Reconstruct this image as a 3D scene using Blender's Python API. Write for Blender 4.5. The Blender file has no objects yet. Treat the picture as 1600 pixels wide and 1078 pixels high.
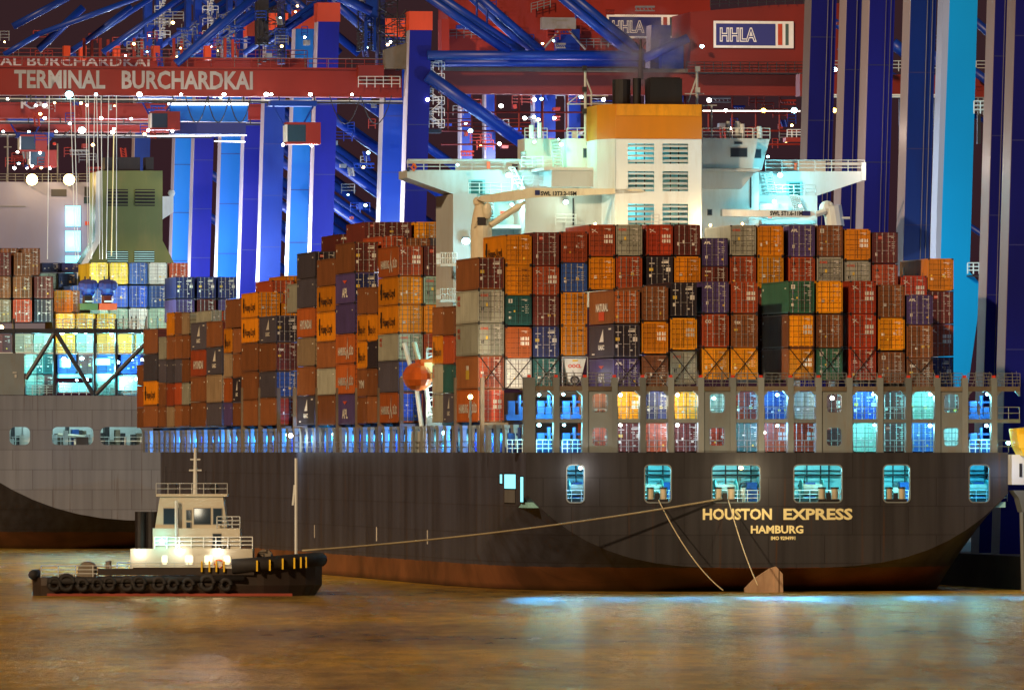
import bpy, math, random, bmesh
from mathutils import Vector, Matrix
random.seed(7)
SC = bpy.context.scene
COL = SC.collection
R = math.radians
# ------------------------------------------------------------------ camera geometry of the photograph (1600 px wide)
F, H, CX, HY = 14300.0, 12.3, 800.0, 705.0
TH = R(9.7); CT, ST = math.cos(TH), math.sin(TH)

class Frame:
    """a ship / quay frame: x across (to starboard), s forward, z up; turns photo measurements into metres on a plane s"""
    def __init__(self, ox, oy): self.ox, self.oy = ox, oy
    def x(self, px, s):
        d = (px-CX)/F
        return (d*(self.oy+s*CT)-self.ox+s*ST)/(CT-d*ST)
    def V(self, px, py, s):
        x = self.x(px, s); Y = self.oy+x*ST+s*CT
        return Vector((x, s, H+(HY-py)/F*Y))
    def s(self, px, x):
        d = (px-CX)/F
        return (self.ox+x*CT-d*(self.oy+x*ST))/(ST+d*CT)
    def mat(self): return Matrix.Translation((self.ox, self.oy, 0)) @ Matrix.Rotation(TH, 4, 'Z')
S1 = Frame(22.4, 800.0)
S2 = Frame(-44.5, 1150.0)

# ------------------------------------------------------------------ materials
MATS = {}
def nt(m): return m.node_tree.nodes, m.node_tree.links
def paint(name, col, rough=.5, metal=0., var=.25, dirt=.35, dcol=(.05, .03, .02), scale=.6, streak=True, bump=0., objrand=.30, spec=.4):
    m = bpy.data.materials.new(name); m.use_nodes = True; n, l = nt(m)
    b = n['Principled BSDF']; b.inputs['Roughness'].default_value = rough; b.inputs['Metallic'].default_value = metal
    b.inputs['Specular IOR Level'].default_value = spec
    tc = n.new('ShaderNodeTexCoord'); mp = n.new('ShaderNodeMapping'); mp.inputs['Scale'].default_value = (1, 1, .22 if streak else 1)
    oi = n.new('ShaderNodeObjectInfo'); ad = n.new('ShaderNodeVectorMath'); ad.operation = 'ADD'
    sc_ = n.new('ShaderNodeVectorMath'); sc_.operation = 'SCALE'; sc_.inputs['Scale'].default_value = 37.
    cmb = n.new('ShaderNodeCombineXYZ'); l.new(oi.outputs['Random'], cmb.inputs[0]); l.new(oi.outputs['Random'], cmb.inputs[2])
    l.new(cmb.outputs[0], sc_.inputs[0]); l.new(tc.outputs['Object'], ad.inputs[0]); l.new(sc_.outputs[0], ad.inputs[1])
    l.new(ad.outputs[0], mp.inputs['Vector'])
    n1 = n.new('ShaderNodeTexNoise'); n1.inputs['Scale'].default_value = scale*1.6; n1.inputs['Detail'].default_value = 8; n1.inputs['Roughness'].default_value = .65
    n2 = n.new('ShaderNodeTexNoise'); n2.inputs['Scale'].default_value = scale*.35; n2.inputs['Detail'].default_value = 4
    l.new(mp.outputs[0], n1.inputs['Vector']); l.new(ad.outputs[0], n2.inputs['Vector'])
    r1 = n.new('ShaderNodeMapRange'); r1.inputs[1].default_value = .48; r1.inputs[2].default_value = .78; r1.inputs[3].default_value = 0; r1.inputs[4].default_value = dirt
    l.new(n1.outputs['Fac'], r1.inputs[0])
    mx = n.new('ShaderNodeMix'); mx.data_type = 'RGBA'; mx.inputs[6].default_value = (*col, 1); mx.inputs[7].default_value = (*dcol, 1)
    l.new(r1.outputs[0], mx.inputs[0])
    r2 = n.new('ShaderNodeMapRange'); r2.inputs[1].default_value = .25; r2.inputs[2].default_value = .75; r2.inputs[3].default_value = 1-var; r2.inputs[4].default_value = 1+var
    l.new(n2.outputs['Fac'], r2.inputs[0])
    r3 = n.new('ShaderNodeMapRange'); r3.inputs[3].default_value = 1-objrand; r3.inputs[4].default_value = 1+objrand
    l.new(oi.outputs['Random'], r3.inputs[0])
    mm = n.new('ShaderNodeMath'); mm.operation = 'MULTIPLY'; l.new(r2.outputs[0], mm.inputs[0]); l.new(r3.outputs[0], mm.inputs[1])
    ml = n.new('ShaderNodeVectorMath'); ml.operation = 'SCALE'; l.new(mx.outputs[2], ml.inputs[0]); l.new(mm.outputs[0], ml.inputs['Scale'])
    l.new(ml.outputs[0], b.inputs['Base Color'])
    if bump:
        bp = n.new('ShaderNodeBump'); bp.inputs['Strength'].default_value = bump; bp.inputs['Distance'].default_value = .1
        l.new(n1.outputs['Fac'], bp.inputs['Height']); l.new(bp.outputs[0], b.inputs['Normal'])
    MATS[name] = m; return m
def glow(name, col, s, sample=False):
    m = bpy.data.materials.new(name); m.use_nodes = True; n, l = nt(m)
    b = n['Principled BSDF']; b.inputs['Base Color'].default_value = (*col, 1)
    b.inputs['Emission Color'].default_value = (*col, 1); b.inputs['Emission Strength'].default_value = s
    if not sample: m.cycles.emission_sampling = 'NONE'
    MATS[name] = m; return m

CC = {  # container paints
 'orange': (.68, .23, .004), 'amber': (.85, .33, .006), 'brown': (.25, .088, .028), 'maroon': (.13, .025, .018),
 'brick': (.38, .065, .018), 'red': (.46, .05, .014), 'grey': (.34, .34, .26), 'slate': (.07, .065, .085), 'purple': (.075, .05, .16),
 'navy': (.02, .03, .13), 'black': (.022, .018, .026), 'teal': (.02, .12, .11), 'green': (.035, .13, .075), 'blue': (.03, .09, .32),
 'mint': (.36, .52, .40), 'white': (.65, .65, .6), 'yellow': (.75, .55, .03), 'royal': (.02, .08, .5), 'rust': (.46, .11, .02), 'tan': (.36, .25, .14)}
CNAME = {'orange': 'orange', 'amber': 'bright amber', 'brown': 'brown', 'maroon': 'maroon', 'brick': 'brick red', 'red': 'red', 'grey': 'grey', 'slate': 'slate grey',
 'purple': 'purple', 'navy': 'navy blue', 'black': 'black', 'teal': 'teal', 'green': 'green', 'blue': 'blue', 'mint': 'mint green', 'white': 'white',
 'yellow': 'yellow', 'royal': 'royal blue', 'rust': 'rust orange', 'tan': 'tan'}
for k, c in CC.items(): paint('container_'+k, c, .45, 0, .18, .5, (c[0]*.25+.03, c[1]*.25+.015, c[2]*.2+.008), 1.1, bump=.25)
paint('galvanised', (.40, .37, .33), .4, .3, .1, .3)
paint('label_white', (.8, .76, .65), .5, 0, .1, .15)
paint('label_yellow', (.75, .5, .05), .5, 0, .1, .15)
paint('label_black', (.015, .012, .012), .5, 0, .1, .1)
paint('label_red', (.65, .08, .03), .5, 0, .1, .1)
paint('label_cream', (.95, .84, .42), .5, 0, .05, .05)
paint('groove_shade_and_rod', (.03, .016, .010), .8, 0, .1, .1)
paint('gap_dark', (.012, .008, .008), .8, 0, .1, .1)
paint('lash_grey', (.21, .24, .24), .55, 0, .15, .35, (.22, .13, .05), .8)
paint('lash_beam', (.17, .14, .10), .6, 0, .3, .7, (.16, .07, .015), 1.2)
paint('steel_dark', (.04, .038, .04), .5, .2, .2, .4)
paint('rail_white', (.7, .72, .68), .4, 0, .1, .1)
paint('rail_grey', (.22, .22, .21), .5, 0, .1, .3)
paint('house_white', (.70, .74, .70), .45, 0, .08, .35, (.40, .28, .13), .5)
paint('casing_orange', (.72, .24, .003), .45, 0, .1, .2, (.4, .15, .01), .5)
paint('casing_green', (.095, .115, .03), .5, 0, .15, .4, (.2, .15, .05), .4)
paint('funnel_black', (.012, .009, .009), .6, 0, .2, .3)
paint('crane_ochre', (.62, .55, .38), .45, 0, .15, .5, (.35, .2, .06), .7)
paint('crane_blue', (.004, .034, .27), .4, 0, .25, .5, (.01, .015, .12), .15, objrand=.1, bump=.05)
paint('crane_blue_shaded', (.008, .011, .21), .55, 0, .2, .4, (.006, .006, .08), .15, objrand=.1, spec=.2)  # crane blue again, darkened in the colour for dimly lit legs
paint('crane_cyan_lit', (.003, .34, .68), .4, 0, .1, .1, (.002, .2, .5), .15)  # blue leg with its cyan lamp light put into the colour
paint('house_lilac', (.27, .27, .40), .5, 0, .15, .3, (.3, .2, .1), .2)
paint('crane_blue_lit', (.003, .125, .48), .4, 0, .1, .15, (.02, .2, .5), .15, objrand=.1)  # crane blue again, with lamp light put into the colour
paint('crane_lit_side', (.36, .31, .36), .4, 0, .1, .3, (.3, .25, .25), .3)  # pale lamp light on the leg sides, put into the colour
paint('crane_red', (.25, .020, .009), .5, 0, .2, .35, (.2, .02, .01), .3)
paint('crane_cap', (.60, .06, .015), .5, 0, .1, .15)
paint('sign_blue', (.03, .035, .16), .5, 0, .05, .05)
paint('sign_green', (.06, .10, .08), .5)
paint('concrete', (.16, .14, .12), .85, 0, .2, .4, streak=False)
paint('rope', (.60, .50, .30), .8, 0, .2, .2, streak=False)
paint('rubber', (.02, .018, .018), .7, 0, .2, .3, bump=.3)
paint('tug_black', (.03, .022, .018), .45, 0, .3, .5)
paint('tug_red', (.25, .04, .02), .5)
paint('tug_cream', (.72, .66, .5), .45, 0, .08, .2, (.4, .3, .15))
paint('boat_orange', (.65, .13, .02), .4)
paint('rudder_buff', (.55, .36, .22), .8, 0, .25, .5, (.25, .1, .05), 1.)
paint('deck_cyan', (.30, .62, .62), .5, 0, .1, .25)
paint('yellow_paint', (.8, .5, .02), .45)
gl = paint('window_dark', (.02, .04, .06), .15, 0, .1, .1, spec=.8)
glow('lamp_cyan', (.45, .92, 1), 22); glow('lamp_white', (1, .95, .85), 30); glow('lamp_warm', (1, .62, .2), 26); glow('lamp_amber', (1, .5, .06), 22)
glow('lamp_red', (.5, .03, .01), .35); glow('lamp_green', (.1, 1, .25), 4)
glow('window_cyan', (.25, .85, 1), 1.3); glow('window_warm', (1, .8, .5), 1.6)
glow('tube_white', (1, .93, .85), 6)

def hull_mat(name, top, top2, boot, zline, curve_dark=True):
    m = bpy.data.materials.new(name); m.use_nodes = True; n, l = nt(m); b = n['Principled BSDF']
    b.inputs['Roughness'].default_value = .42; b.inputs['Specular IOR Level'].default_value = .5
    tc = n.new('ShaderNodeTexCoord'); sp = n.new('ShaderNodeSeparateXYZ'); l.new(tc.outputs['Object'], sp.inputs[0])
    mp = n.new('ShaderNodeMapping'); mp.inputs['Scale'].default_value = (1, .35, .05); l.new(tc.outputs['Object'], mp.inputs[0])
    no = n.new('ShaderNodeTexNoise'); no.inputs['Scale'].default_value = 1.2; no.inputs['Detail'].default_value = 7; l.new(mp.outputs[0], no.inputs['Vector'])
    nb = n.new('ShaderNodeTexNoise'); nb.inputs['Scale'].default_value = .12; nb.inputs['Detail'].default_value = 6; l.new(tc.outputs['Object'], nb.inputs['Vector'])
    r = n.new('ShaderNodeMapRange'); r.inputs[1].default_value = .35; r.inputs[2].default_value = .7; l.new(no.outputs['Fac'], r.inputs[0])
    mx = n.new('ShaderNodeMix'); mx.data_type = 'RGBA'; mx.inputs[6].default_value = (*top, 1); mx.inputs[7].default_value = (*top2, 1); l.new(r.outputs[0], mx.inputs[0])
    ru = n.new('ShaderNodeMapping'); ru.inputs['Scale'].default_value = (2.2, .9, .07); l.new(tc.outputs['Object'], ru.inputs[0])
    rn = n.new('ShaderNodeTexNoise'); rn.inputs['Scale'].default_value = 1.; rn.inputs['Detail'].default_value = 3; l.new(ru.outputs[0], rn.inputs['Vector'])
    rm = n.new('ShaderNodeMapRange'); rm.inputs[1].default_value = .62; rm.inputs[2].default_value = .76; rm.inputs[4].default_value = .75; l.new(rn.outputs['Fac'], rm.inputs[0])
    rx = n.new('ShaderNodeMix'); rx.data_type = 'RGBA'; rx.inputs[7].default_value = (.085, .04, .018, 1); l.new(rm.outputs[0], rx.inputs[0]); l.new(mx.outputs[2], rx.inputs[6]); mx = rx
    # boot topping with a ragged worn line
    ad = n.new('ShaderNodeMath'); ad.operation = 'MULTIPLY_ADD'; ad.inputs[1].default_value = .25; l.new(no.outputs['Fac'], ad.inputs[0]); l.new(sp.outputs[2], ad.inputs[2])
    lt = n.new('ShaderNodeMath'); lt.operation = 'LESS_THAN'; lt.inputs[1].default_value = zline+.12; l.new(ad.outputs[0], lt.inputs[0])
    bx = n.new('ShaderNodeMix'); bx.data_type = 'RGBA'; bx.inputs[6].default_value = (*boot, 1); bx.inputs[7].default_value = (boot[0]*.35, boot[1]*.35, boot[2]*.4, 1)
    r2 = n.new('ShaderNodeMapRange'); r2.inputs[1].default_value = .35; r2.inputs[2].default_value = .65; l.new(nb.outputs['Fac'], r2.inputs[0]); l.new(r2.outputs[0], bx.inputs[0])
    # weed and wet band at the waterline
    m2 = n.new('ShaderNodeMix'); m2.data_type = 'RGBA'; l.new(lt.outputs[0], m2.inputs[0]); l.new(mx.outputs[2], m2.inputs[6]); l.new(bx.outputs[2], m2.inputs[7])
    wet = n.new('ShaderNodeMapRange'); wet.inputs[1].default_value = .15; wet.inputs[2].default_value = .7; wet.inputs[3].default_value = .25; wet.inputs[4].default_value = 1; l.new(ad.outputs[0], wet.inputs[0])
    # plate seams
    br = n.new('ShaderNodeTexBrick'); br.inputs['Scale'].default_value = .1; br.inputs['Mortar Size'].default_value = .005; br.inputs['Color1'].default_value = (1, 1, 1, 1); br.inputs['Color2'].default_value = (.86, .86, .86, 1); br.inputs['Mortar'].default_value = (.62, .60, .60, 1)
    cb = n.new('ShaderNodeCombineXYZ'); sm = n.new('ShaderNodeMath'); sm.operation = 'ADD'; l.new(sp.outputs[0], sm.inputs[0]); l.new(sp.outputs[1], sm.inputs[1]); l.new(sm.outputs[0], cb.inputs[0]); l.new(sp.outputs[2], cb.inputs[1]); l.new(cb.outputs[0], br.inputs['Vector'])
    v = n.new('ShaderNodeVectorMath'); v.operation = 'SCALE'; l.new(m2.outputs[2], v.inputs[0]); l.new(wet.outputs[0], v.inputs['Scale'])
    v2 = n.new('ShaderNodeVectorMath'); v2.operation = 'MULTIPLY'; l.new(v.outputs[0], v2.inputs[0]); l.new(br.outputs['Color'], v2.inputs[1])
    l.new(v2.outputs[0], b.inputs['Base Color'])
    bp = n.new('ShaderNodeBump'); bp.inputs['Strength'].default_value = .25; bp.inputs['Distance'].default_value = .25; l.new(nb.outputs['Fac'], bp.inputs['Height']); l.new(bp.outputs[0], b.inputs['Normal'])
    MATS[name] = m; return m
hull_mat('hull_grey', (.072, .084, .125), (.032, .036, .054), (.32, .12, .05), 2.15)
hull_mat('hull_stern', (.050, .049, .055), (.030, .029, .033), (.14, .05, .03), 2.15)
hull_mat('hull_far', (.25, .26, .29), (.20, .205, .23), (.05, .02, .022), -9)

# ------------------------------------------------------------------ mesh helpers
NOSPLIT = ('lettering', 'markings', 'lamp', 'ropes', 'rods', 'netting', 'locking', 'body', 'door', 'window', 'louvre', 'sign', 'brace', 'trolley', 'cab', 'straps', 'festoon', 'winch', 'fairlead', 'side_panels', 'hood')
class MB:
    def __init__(s): s.v = []; s.f = []; s.m = []; s.sl = ['']; s.cur = 0
    def mat(s, name):
        if s.sl == ['']: s.sl = [name]
        if name not in s.sl: s.sl.append(name)
        s.cur = s.sl.index(name); return s
    def add(s, vs, fs):
        if not hasattr(s, 'r'): s.r = []
        vs = [tuple(v) for v in vs]; s.r.append((len(s.v), len(s.v)+len(vs), len(s.f), len(s.f)+len(fs)))
        o = len(s.v); s.v += [tuple(v) for v in vs]; s.f += [tuple(i+o for i in f) for f in fs]; s.m += [s.cur]*len(fs); return s
    def box(s, x0, x1, y0, y1, z0, z1, dx=0.):   # dx leans the top sideways
        if x0 > x1: x0, x1 = x1, x0
        if y0 > y1: y0, y1 = y1, y0
        if z0 > z1: z0, z1 = z1, z0
        vs = [(x0, y0, z0), (x1, y0, z0), (x1, y1, z0), (x0, y1, z0), (x0+dx, y0, z1), (x1+dx, y0, z1), (x1+dx, y1, z1), (x0+dx, y1, z1)]
        return s.add(vs, [(0, 3, 2, 1), (4, 5, 6, 7), (0, 1, 5, 4), (1, 2, 6, 5), (2, 3, 7, 6), (3, 0, 4, 7)])
    def prism(s, poly, y0, y1):                 # poly = [(x,z)...] counterclockwise seen from the camera side (-y)
        n = len(poly); a = sum(poly[i][0]*poly[(i+1) % n][1]-poly[(i+1) % n][0]*poly[i][1] for i in range(n))
        if a < 0: poly = poly[::-1]
        vs = [(x, y0, z) for x, z in poly]+[(x, y1, z) for x, z in poly]
        fs = [tuple(range(n)), tuple(range(2*n-1, n-1, -1))]+[(i, i+n, (i+1) % n+n, (i+1) % n) for i in range(n)]
        return s.add(vs, fs)
    def tube(s, pts, r, n=8, cap=True):
        pts = [Vector(p) for p in pts]; rs = r if isinstance(r, (list, tuple)) else [r]*len(pts); vs = []; fs = []
        for i, p in enumerate(pts):
            t = (pts[min(i+1, len(pts)-1)]-pts[max(i-1, 0)]).normalized()
            u = t.cross(Vector((0, 0, 1)) if abs(t.z) < .95 else Vector((1, 0, 0))).normalized(); w = t.cross(u)
            for k in range(n):
                a = 2*math.pi*k/n; vs.append(p+(u*math.cos(a)+w*math.sin(a))*rs[i])
        for i in range(len(pts)-1):
            for k in range(n): fs.append((i*n+k, i*n+(k+1) % n, (i+1)*n+(k+1) % n, (i+1)*n+k))
        if cap: fs += [tuple(range(n))[::-1], tuple(range((len(pts)-1)*n, len(pts)*n))]
        return s.add(vs, fs)
    def ball(s, c, r, n=10, sc=(1, 1, 1)):
        vs = []; fs = []; c = Vector(c); m = n//2
        for i in range(m+1):
            a = math.pi*i/m
            for k in range(n):
                b = 2*math.pi*k/n; vs.append((c.x+r*sc[0]*math.sin(a)*math.cos(b), c.y+r*sc[1]*math.sin(a)*math.sin(b), c.z+r*sc[2]*math.cos(a)))
        for i in range(m):
            for k in range(n): fs.append((i*n+k, (i+1)*n+k, (i+1)*n+(k+1) % n, i*n+(k+1) % n))
        return s.add(vs, fs)
    def rail(s, p, q, h=1.0, r=.045, bars=3, step=1.6):   # a hand rail between two points on a deck edge
        p, q = Vector(p), Vector(q); L = (q-p).length; k = max(1, round(L/step))
        for i in range(k+1):
            a = p.lerp(q, i/k); s.tube([a, a+Vector((0, 0, h))], r, 5)
        for b in range(bars):
            z = Vector((0, 0, h*(b+1)/bars)); s.tube([p+z, q+z], r*.9, 5)
        return s
    def mesh(s, name):
        me = bpy.data.meshes.new(name); me.from_pydata(s.v, [], s.f); me.update()
        for k in s.sl:
            if k: me.materials.append(MATS[k])
        me.polygons.foreach_set('material_index', s.m); return me
    def clusters(s, gap=.12, small=1.6):
        bb = []
        for v0, v1, _, _ in s.r:
            q = s.v[v0:v1]; bb.append([min(p[i] for p in q) for i in range(3)]+[max(p[i] for p in q) for i in range(3)])
        n = len(bb)
        if n > 400: return [list(range(n))]
        cl = [[i] for i in range(n)]; box = [list(b) for b in bb]; ch = True
        while ch:
            ch = False; i = 0
            while i < len(cl):
                j = i+1
                while j < len(cl):
                    a, b = box[i], box[j]
                    if all(a[k]-gap <= b[k+3] and b[k]-gap <= a[k+3] for k in range(3)):
                        cl[i] += cl[j]; box[i] = [min(a[k], b[k]) for k in range(3)]+[max(a[k+3], b[k+3]) for k in range(3)]; del cl[j], box[j]; ch = True
                    else: j += 1
                i += 1
        def big(b): return max(b[k+3]-b[k] for k in range(3)) >= small
        keep = [i for i in range(len(cl)) if big(box[i])]
        if not keep: return [list(range(n))]
        ctr = lambda b: Vector([(b[k]+b[k+3])/2 for k in range(3)])
        out = {i: list(cl[i]) for i in keep}
        for i in range(len(cl)):
            if i not in out: out[min(keep, key=lambda k: (ctr(box[k])-ctr(box[i])).length)] += cl[i]
        return list(out.values())
    def build(s, name, parent=None, mat=None, smooth=False, split=True):
        if mat: s.sl = [mat]; s.m = [0]*len(s.f)
        if parent is not None and split and len(getattr(s, 'r', [])) > 1 and s.r[-1][1] == len(s.v) and not any(w in name for w in NOSPLIT):
            cl = s.clusters()
            if 1 < len(cl) <= 14:
                first = None
                for c in cl:
                    t = MB(); t.sl = list(s.sl)
                    for i in c:
                        v0, v1, f0, f1 = s.r[i]; k = len(t.v)-v0; t.v += s.v[v0:v1]; t.f += [tuple(q+k for q in f) for f in s.f[f0:f1]]; t.m += s.m[f0:f1]
                    used = sorted(set(t.m)); t.sl = [s.sl[u] for u in used]; t.m = [used.index(u) for u in t.m]
                    o = t.build(name, parent, None, smooth, False); first = first or o
                return first
        o = bpy.data.objects.new(name, s.mesh(name)); COL.objects.link(o)
        if parent is not None: o.parent = parent
        if smooth: o.data.polygons.foreach_set('use_smooth', [True]*len(o.data.polygons))
        return o
def tag(o, label, cat, group=None):
    o['label'] = label; o['category'] = cat
    if group: o['group'] = group
    return o
def empty(name, mat=None, label=None, cat=None, group=None):
    o = bpy.data.objects.new(name, None); COL.objects.link(o)
    if mat is not None: o.matrix_world = mat
    if label: tag(o, label, cat, group)
    return o
def text_mesh(txt, size, bold=0., width=None, align='CENTER', sx=1.):
    c = bpy.data.curves.new('lettering', 'FONT'); c.body = txt; c.size = size; c.align_x = align; c.offset = bold; c.extrude = .0; c.resolution_u = 2
    o = bpy.data.objects.new('t', c); COL.objects.link(o); dg = bpy.context.evaluated_depsgraph_get()
    me = bpy.data.meshes.new_from_object(o.evaluated_get(dg)); bpy.data.objects.remove(o); bpy.data.curves.remove(c)
    xs = [v.co.x for v in me.vertices]; w = max(xs)-min(xs); k = (width/w if width else 1)*sx
    vs = [(v.co.x*k, v.co.y, 0) for v in me.vertices]; fs = [tuple(p.vertices) for p in me.polygons]; bpy.data.meshes.remove(me)
    return vs, fs
def put_text(mb, txt, size, at, face='front', bold=.02, width=None, align='CENTER', sx=1.):
    vs, fs = text_mesh(txt, size, bold, width, align, sx)
    if face == 'front': vs = [(at[0]+x, at[1], at[2]+y) for x, y, _ in vs]
    else: vs = [(at[0], at[1]-x, at[2]+y) for x, y, _ in vs]
    return mb.add(vs, fs)
def rrect(x0, z0, x1, z1, r, n=5):
    out = []
    for cx, cz, a0 in ((x1-r, z1-r, 0), (x0+r, z1-r, 90), (x0+r, z0+r, 180), (x1-r, z0+r, 270)):
        for i in range(n+1):
            a = R(a0+90*i/n); out.append((cx+r*math.cos(a), cz+r*math.sin(a)))
    return out
def plate(name, outline, holes, y0, thick, mat, parent):
    """a flat plate in the x-z plane with real holes"""
    c = bpy.data.curves.new(name, 'CURVE'); c.dimensions = '2D'; c.fill_mode = 'BOTH'; c.extrude = thick/2
    for poly in [outline]+holes:
        sp = c.splines.new('POLY'); sp.points.add(len(poly)-1); sp.use_cyclic_u = True
        for i, (x, z) in enumerate(poly): sp.points[i].co = (x, z, 0, 1)
    o = bpy.data.objects.new('t', c); COL.objects.link(o); dg = bpy.context.evaluated_depsgraph_get()
    me = bpy.data.meshes.new_from_object(o.evaluated_get(dg)); bpy.data.objects.remove(o); bpy.data.curves.remove(c)
    me.transform(Matrix.Translation((0, y0+thick/2, 0)) @ Matrix.Rotation(R(90), 4, 'X')); me.name = name
    me.materials.clear(); me.materials.append(MATS[mat])
    for p in me.polygons: p.material_index = 0; p.use_smooth = False
    ob = bpy.data.objects.new(name, me); COL.objects.link(ob); ob.parent = parent; return ob
def point(frame, p, w, col, r=.4, parent=None, name='point_light'):
    l = bpy.data.lights.new(name, 'POINT'); l.energy = w; l.color = col; l.shadow_soft_size = r
    o = bpy.data.objects.new(name, l); COL.objects.link(o)
    if parent is not None: o.parent = parent; o.location = p
    else: o.matrix_world = frame.mat() @ Matrix.Translation(p)
    return o
def spot(parent, p, to, w, col, ang=90, r=.5, blend=.6):
    l = bpy.data.lights.new('spot_light', 'SPOT'); l.energy = w; l.color = col; l.shadow_soft_size = r; l.spot_size = R(ang); l.spot_blend = blend
    o = bpy.data.objects.new('spot_light', l); COL.objects.link(o); o.parent = parent; o.location = p
    o.rotation_euler = (Vector(to)-Vector(p)).to_track_quat('-Z', 'Y').to_euler(); return o
CY, WH, WM = (.22, .85, 1), (1, .93, .82), (1, .62, .26)
BL = (.12, .45, 1)
def lamp(parent, p, r=.3, mat='lamp_cyan', w=0, col=CY, off=(0, -1.0, -.3)):
    r *= random.uniform(.55, 1.15) if r > .2 else random.uniform(.8, 1.15)
    b = MB().mat('steel_dark').box(p[0]-r*.8, p[0]+r*.8, p[1]+r*.3, p[1]+r*1.4, p[2]-r*.6, p[2]+r*1.1).mat(mat).ball(p, r, 10, (1, .7, .8))
    o = b.build('lamp', parent)
    if w: point(None, (p[0]+off[0], p[1]+off[1], p[2]+off[2]), w, col, .25, parent)
    return o
# ------------------------------------------------------------------ containers
_c = {}
def cached(k, fn):
    if k not in _c: _c[k] = fn()
    return _c[k]
CW, CHH = 2.36, 2.59
def body_mesh(col, L):
    def f():
        b = MB().mat('container_'+col); p = .09
        for x in (0, CW-p):
            for y in (0, L-p): b.box(x, x+p, y, y+p, 0, CHH)
            b.box(x, x+p, p, L-p, 0, .14); b.box(x, x+p, p, L-p, CHH-.1, CHH)
        for y in (0, L-p): b.box(p, CW-p, y, y+p, 0, .13); b.box(p, CW-p, y, y+p, CHH-.11, CHH)
        b.box(.05, CW-.05, p, L-.05, CHH-.07, CHH-.03)
        b.box(.3, CW-.3, L-.09, L-.05, .13, CHH-.11); b.box(.05, CW-.05, .3, L-.3, .05, .1)
        n = max(8, int(L/.5)); w = (L-2*p)/n
        for sx, a, d in ((0, .055, .02), (CW, -.055, -.02)):
            pr = []
            for i in range(n):
                y = p+i*w; pr += [(sx+a, y), (sx+a, y+w*.28), (sx+d, y+w*.45), (sx+d, y+w*.83)]
            pr.append((sx+a, L-p))
            vs = [(x, y, .14) for x, y in pr]+[(x, y, CHH-.1) for x, y in pr]; k = len(pr)
            b.add(vs, [((i, i+k, i+k+1, i+1) if sx == 0 else (i, i+1, i+k+1, i+k)) for i in range(k-1)])
        b.mat('steel_dark')
        for x in (0, CW-.17):
            for z in (-.005, CHH-.115): b.box(x-.006, x+.176, -.012, .02, z, z+.12)
        return b.mesh('container_body')
    return cached(('body', col, L), f)
def door_mesh(col, side):
    def f():
        b = MB().mat('container_'+col); x0, x1 = (.10, CW/2-.012) if side == 0 else (CW/2+.012, CW-.10)
        b.box(x0, x1, .035, .07, .14, CHH-.12)
        for z in (.14, CHH-.2): b.box(x0, x1, .018, .04, z, z+.08)
        for x in (x0, x1-.07): b.box(x, x+.07, .018, .04, .22, CHH-.2)
        for i in range(4):
            z = .46+i*.43; b.box(x0+.07, x1-.07, .018, .038, z, z+.24)
        b.mat('groove_shade_and_rod')  # dark strips stand in for shadow in the door grooves
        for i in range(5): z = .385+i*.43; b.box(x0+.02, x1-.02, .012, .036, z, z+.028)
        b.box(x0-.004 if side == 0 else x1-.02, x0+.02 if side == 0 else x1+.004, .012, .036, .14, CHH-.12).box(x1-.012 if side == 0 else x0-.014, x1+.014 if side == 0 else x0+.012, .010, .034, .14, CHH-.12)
        b.mat('steel_dark'); xx = x0-.02 if side == 0 else x1-.03
        for i in range(4):
            z = .35+i*.58; b.box(xx, xx+.05, .0, .02, z, z+.12)
        return b.mesh('container_door')
    return cached(('door', col, side), f)
def bar_mesh(mat, x):
    def f():
        b = MB().mat(mat).tube([(x, -.015, .05), (x, -.015, CHH-.04)], (.026), 6)
        for z in (.12, .8, 1.75, CHH-.16): b.box(x-.06, x+.06, -.03, .02, z-.035, z+.035)
        s = 1 if x < CW/2 else -1
        b.box(x, x+s*.32, -.05, -.03, 1.02, 1.07)
        return b.mesh('locking_bar')
    return cached(('bar', mat, x), f)
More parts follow.
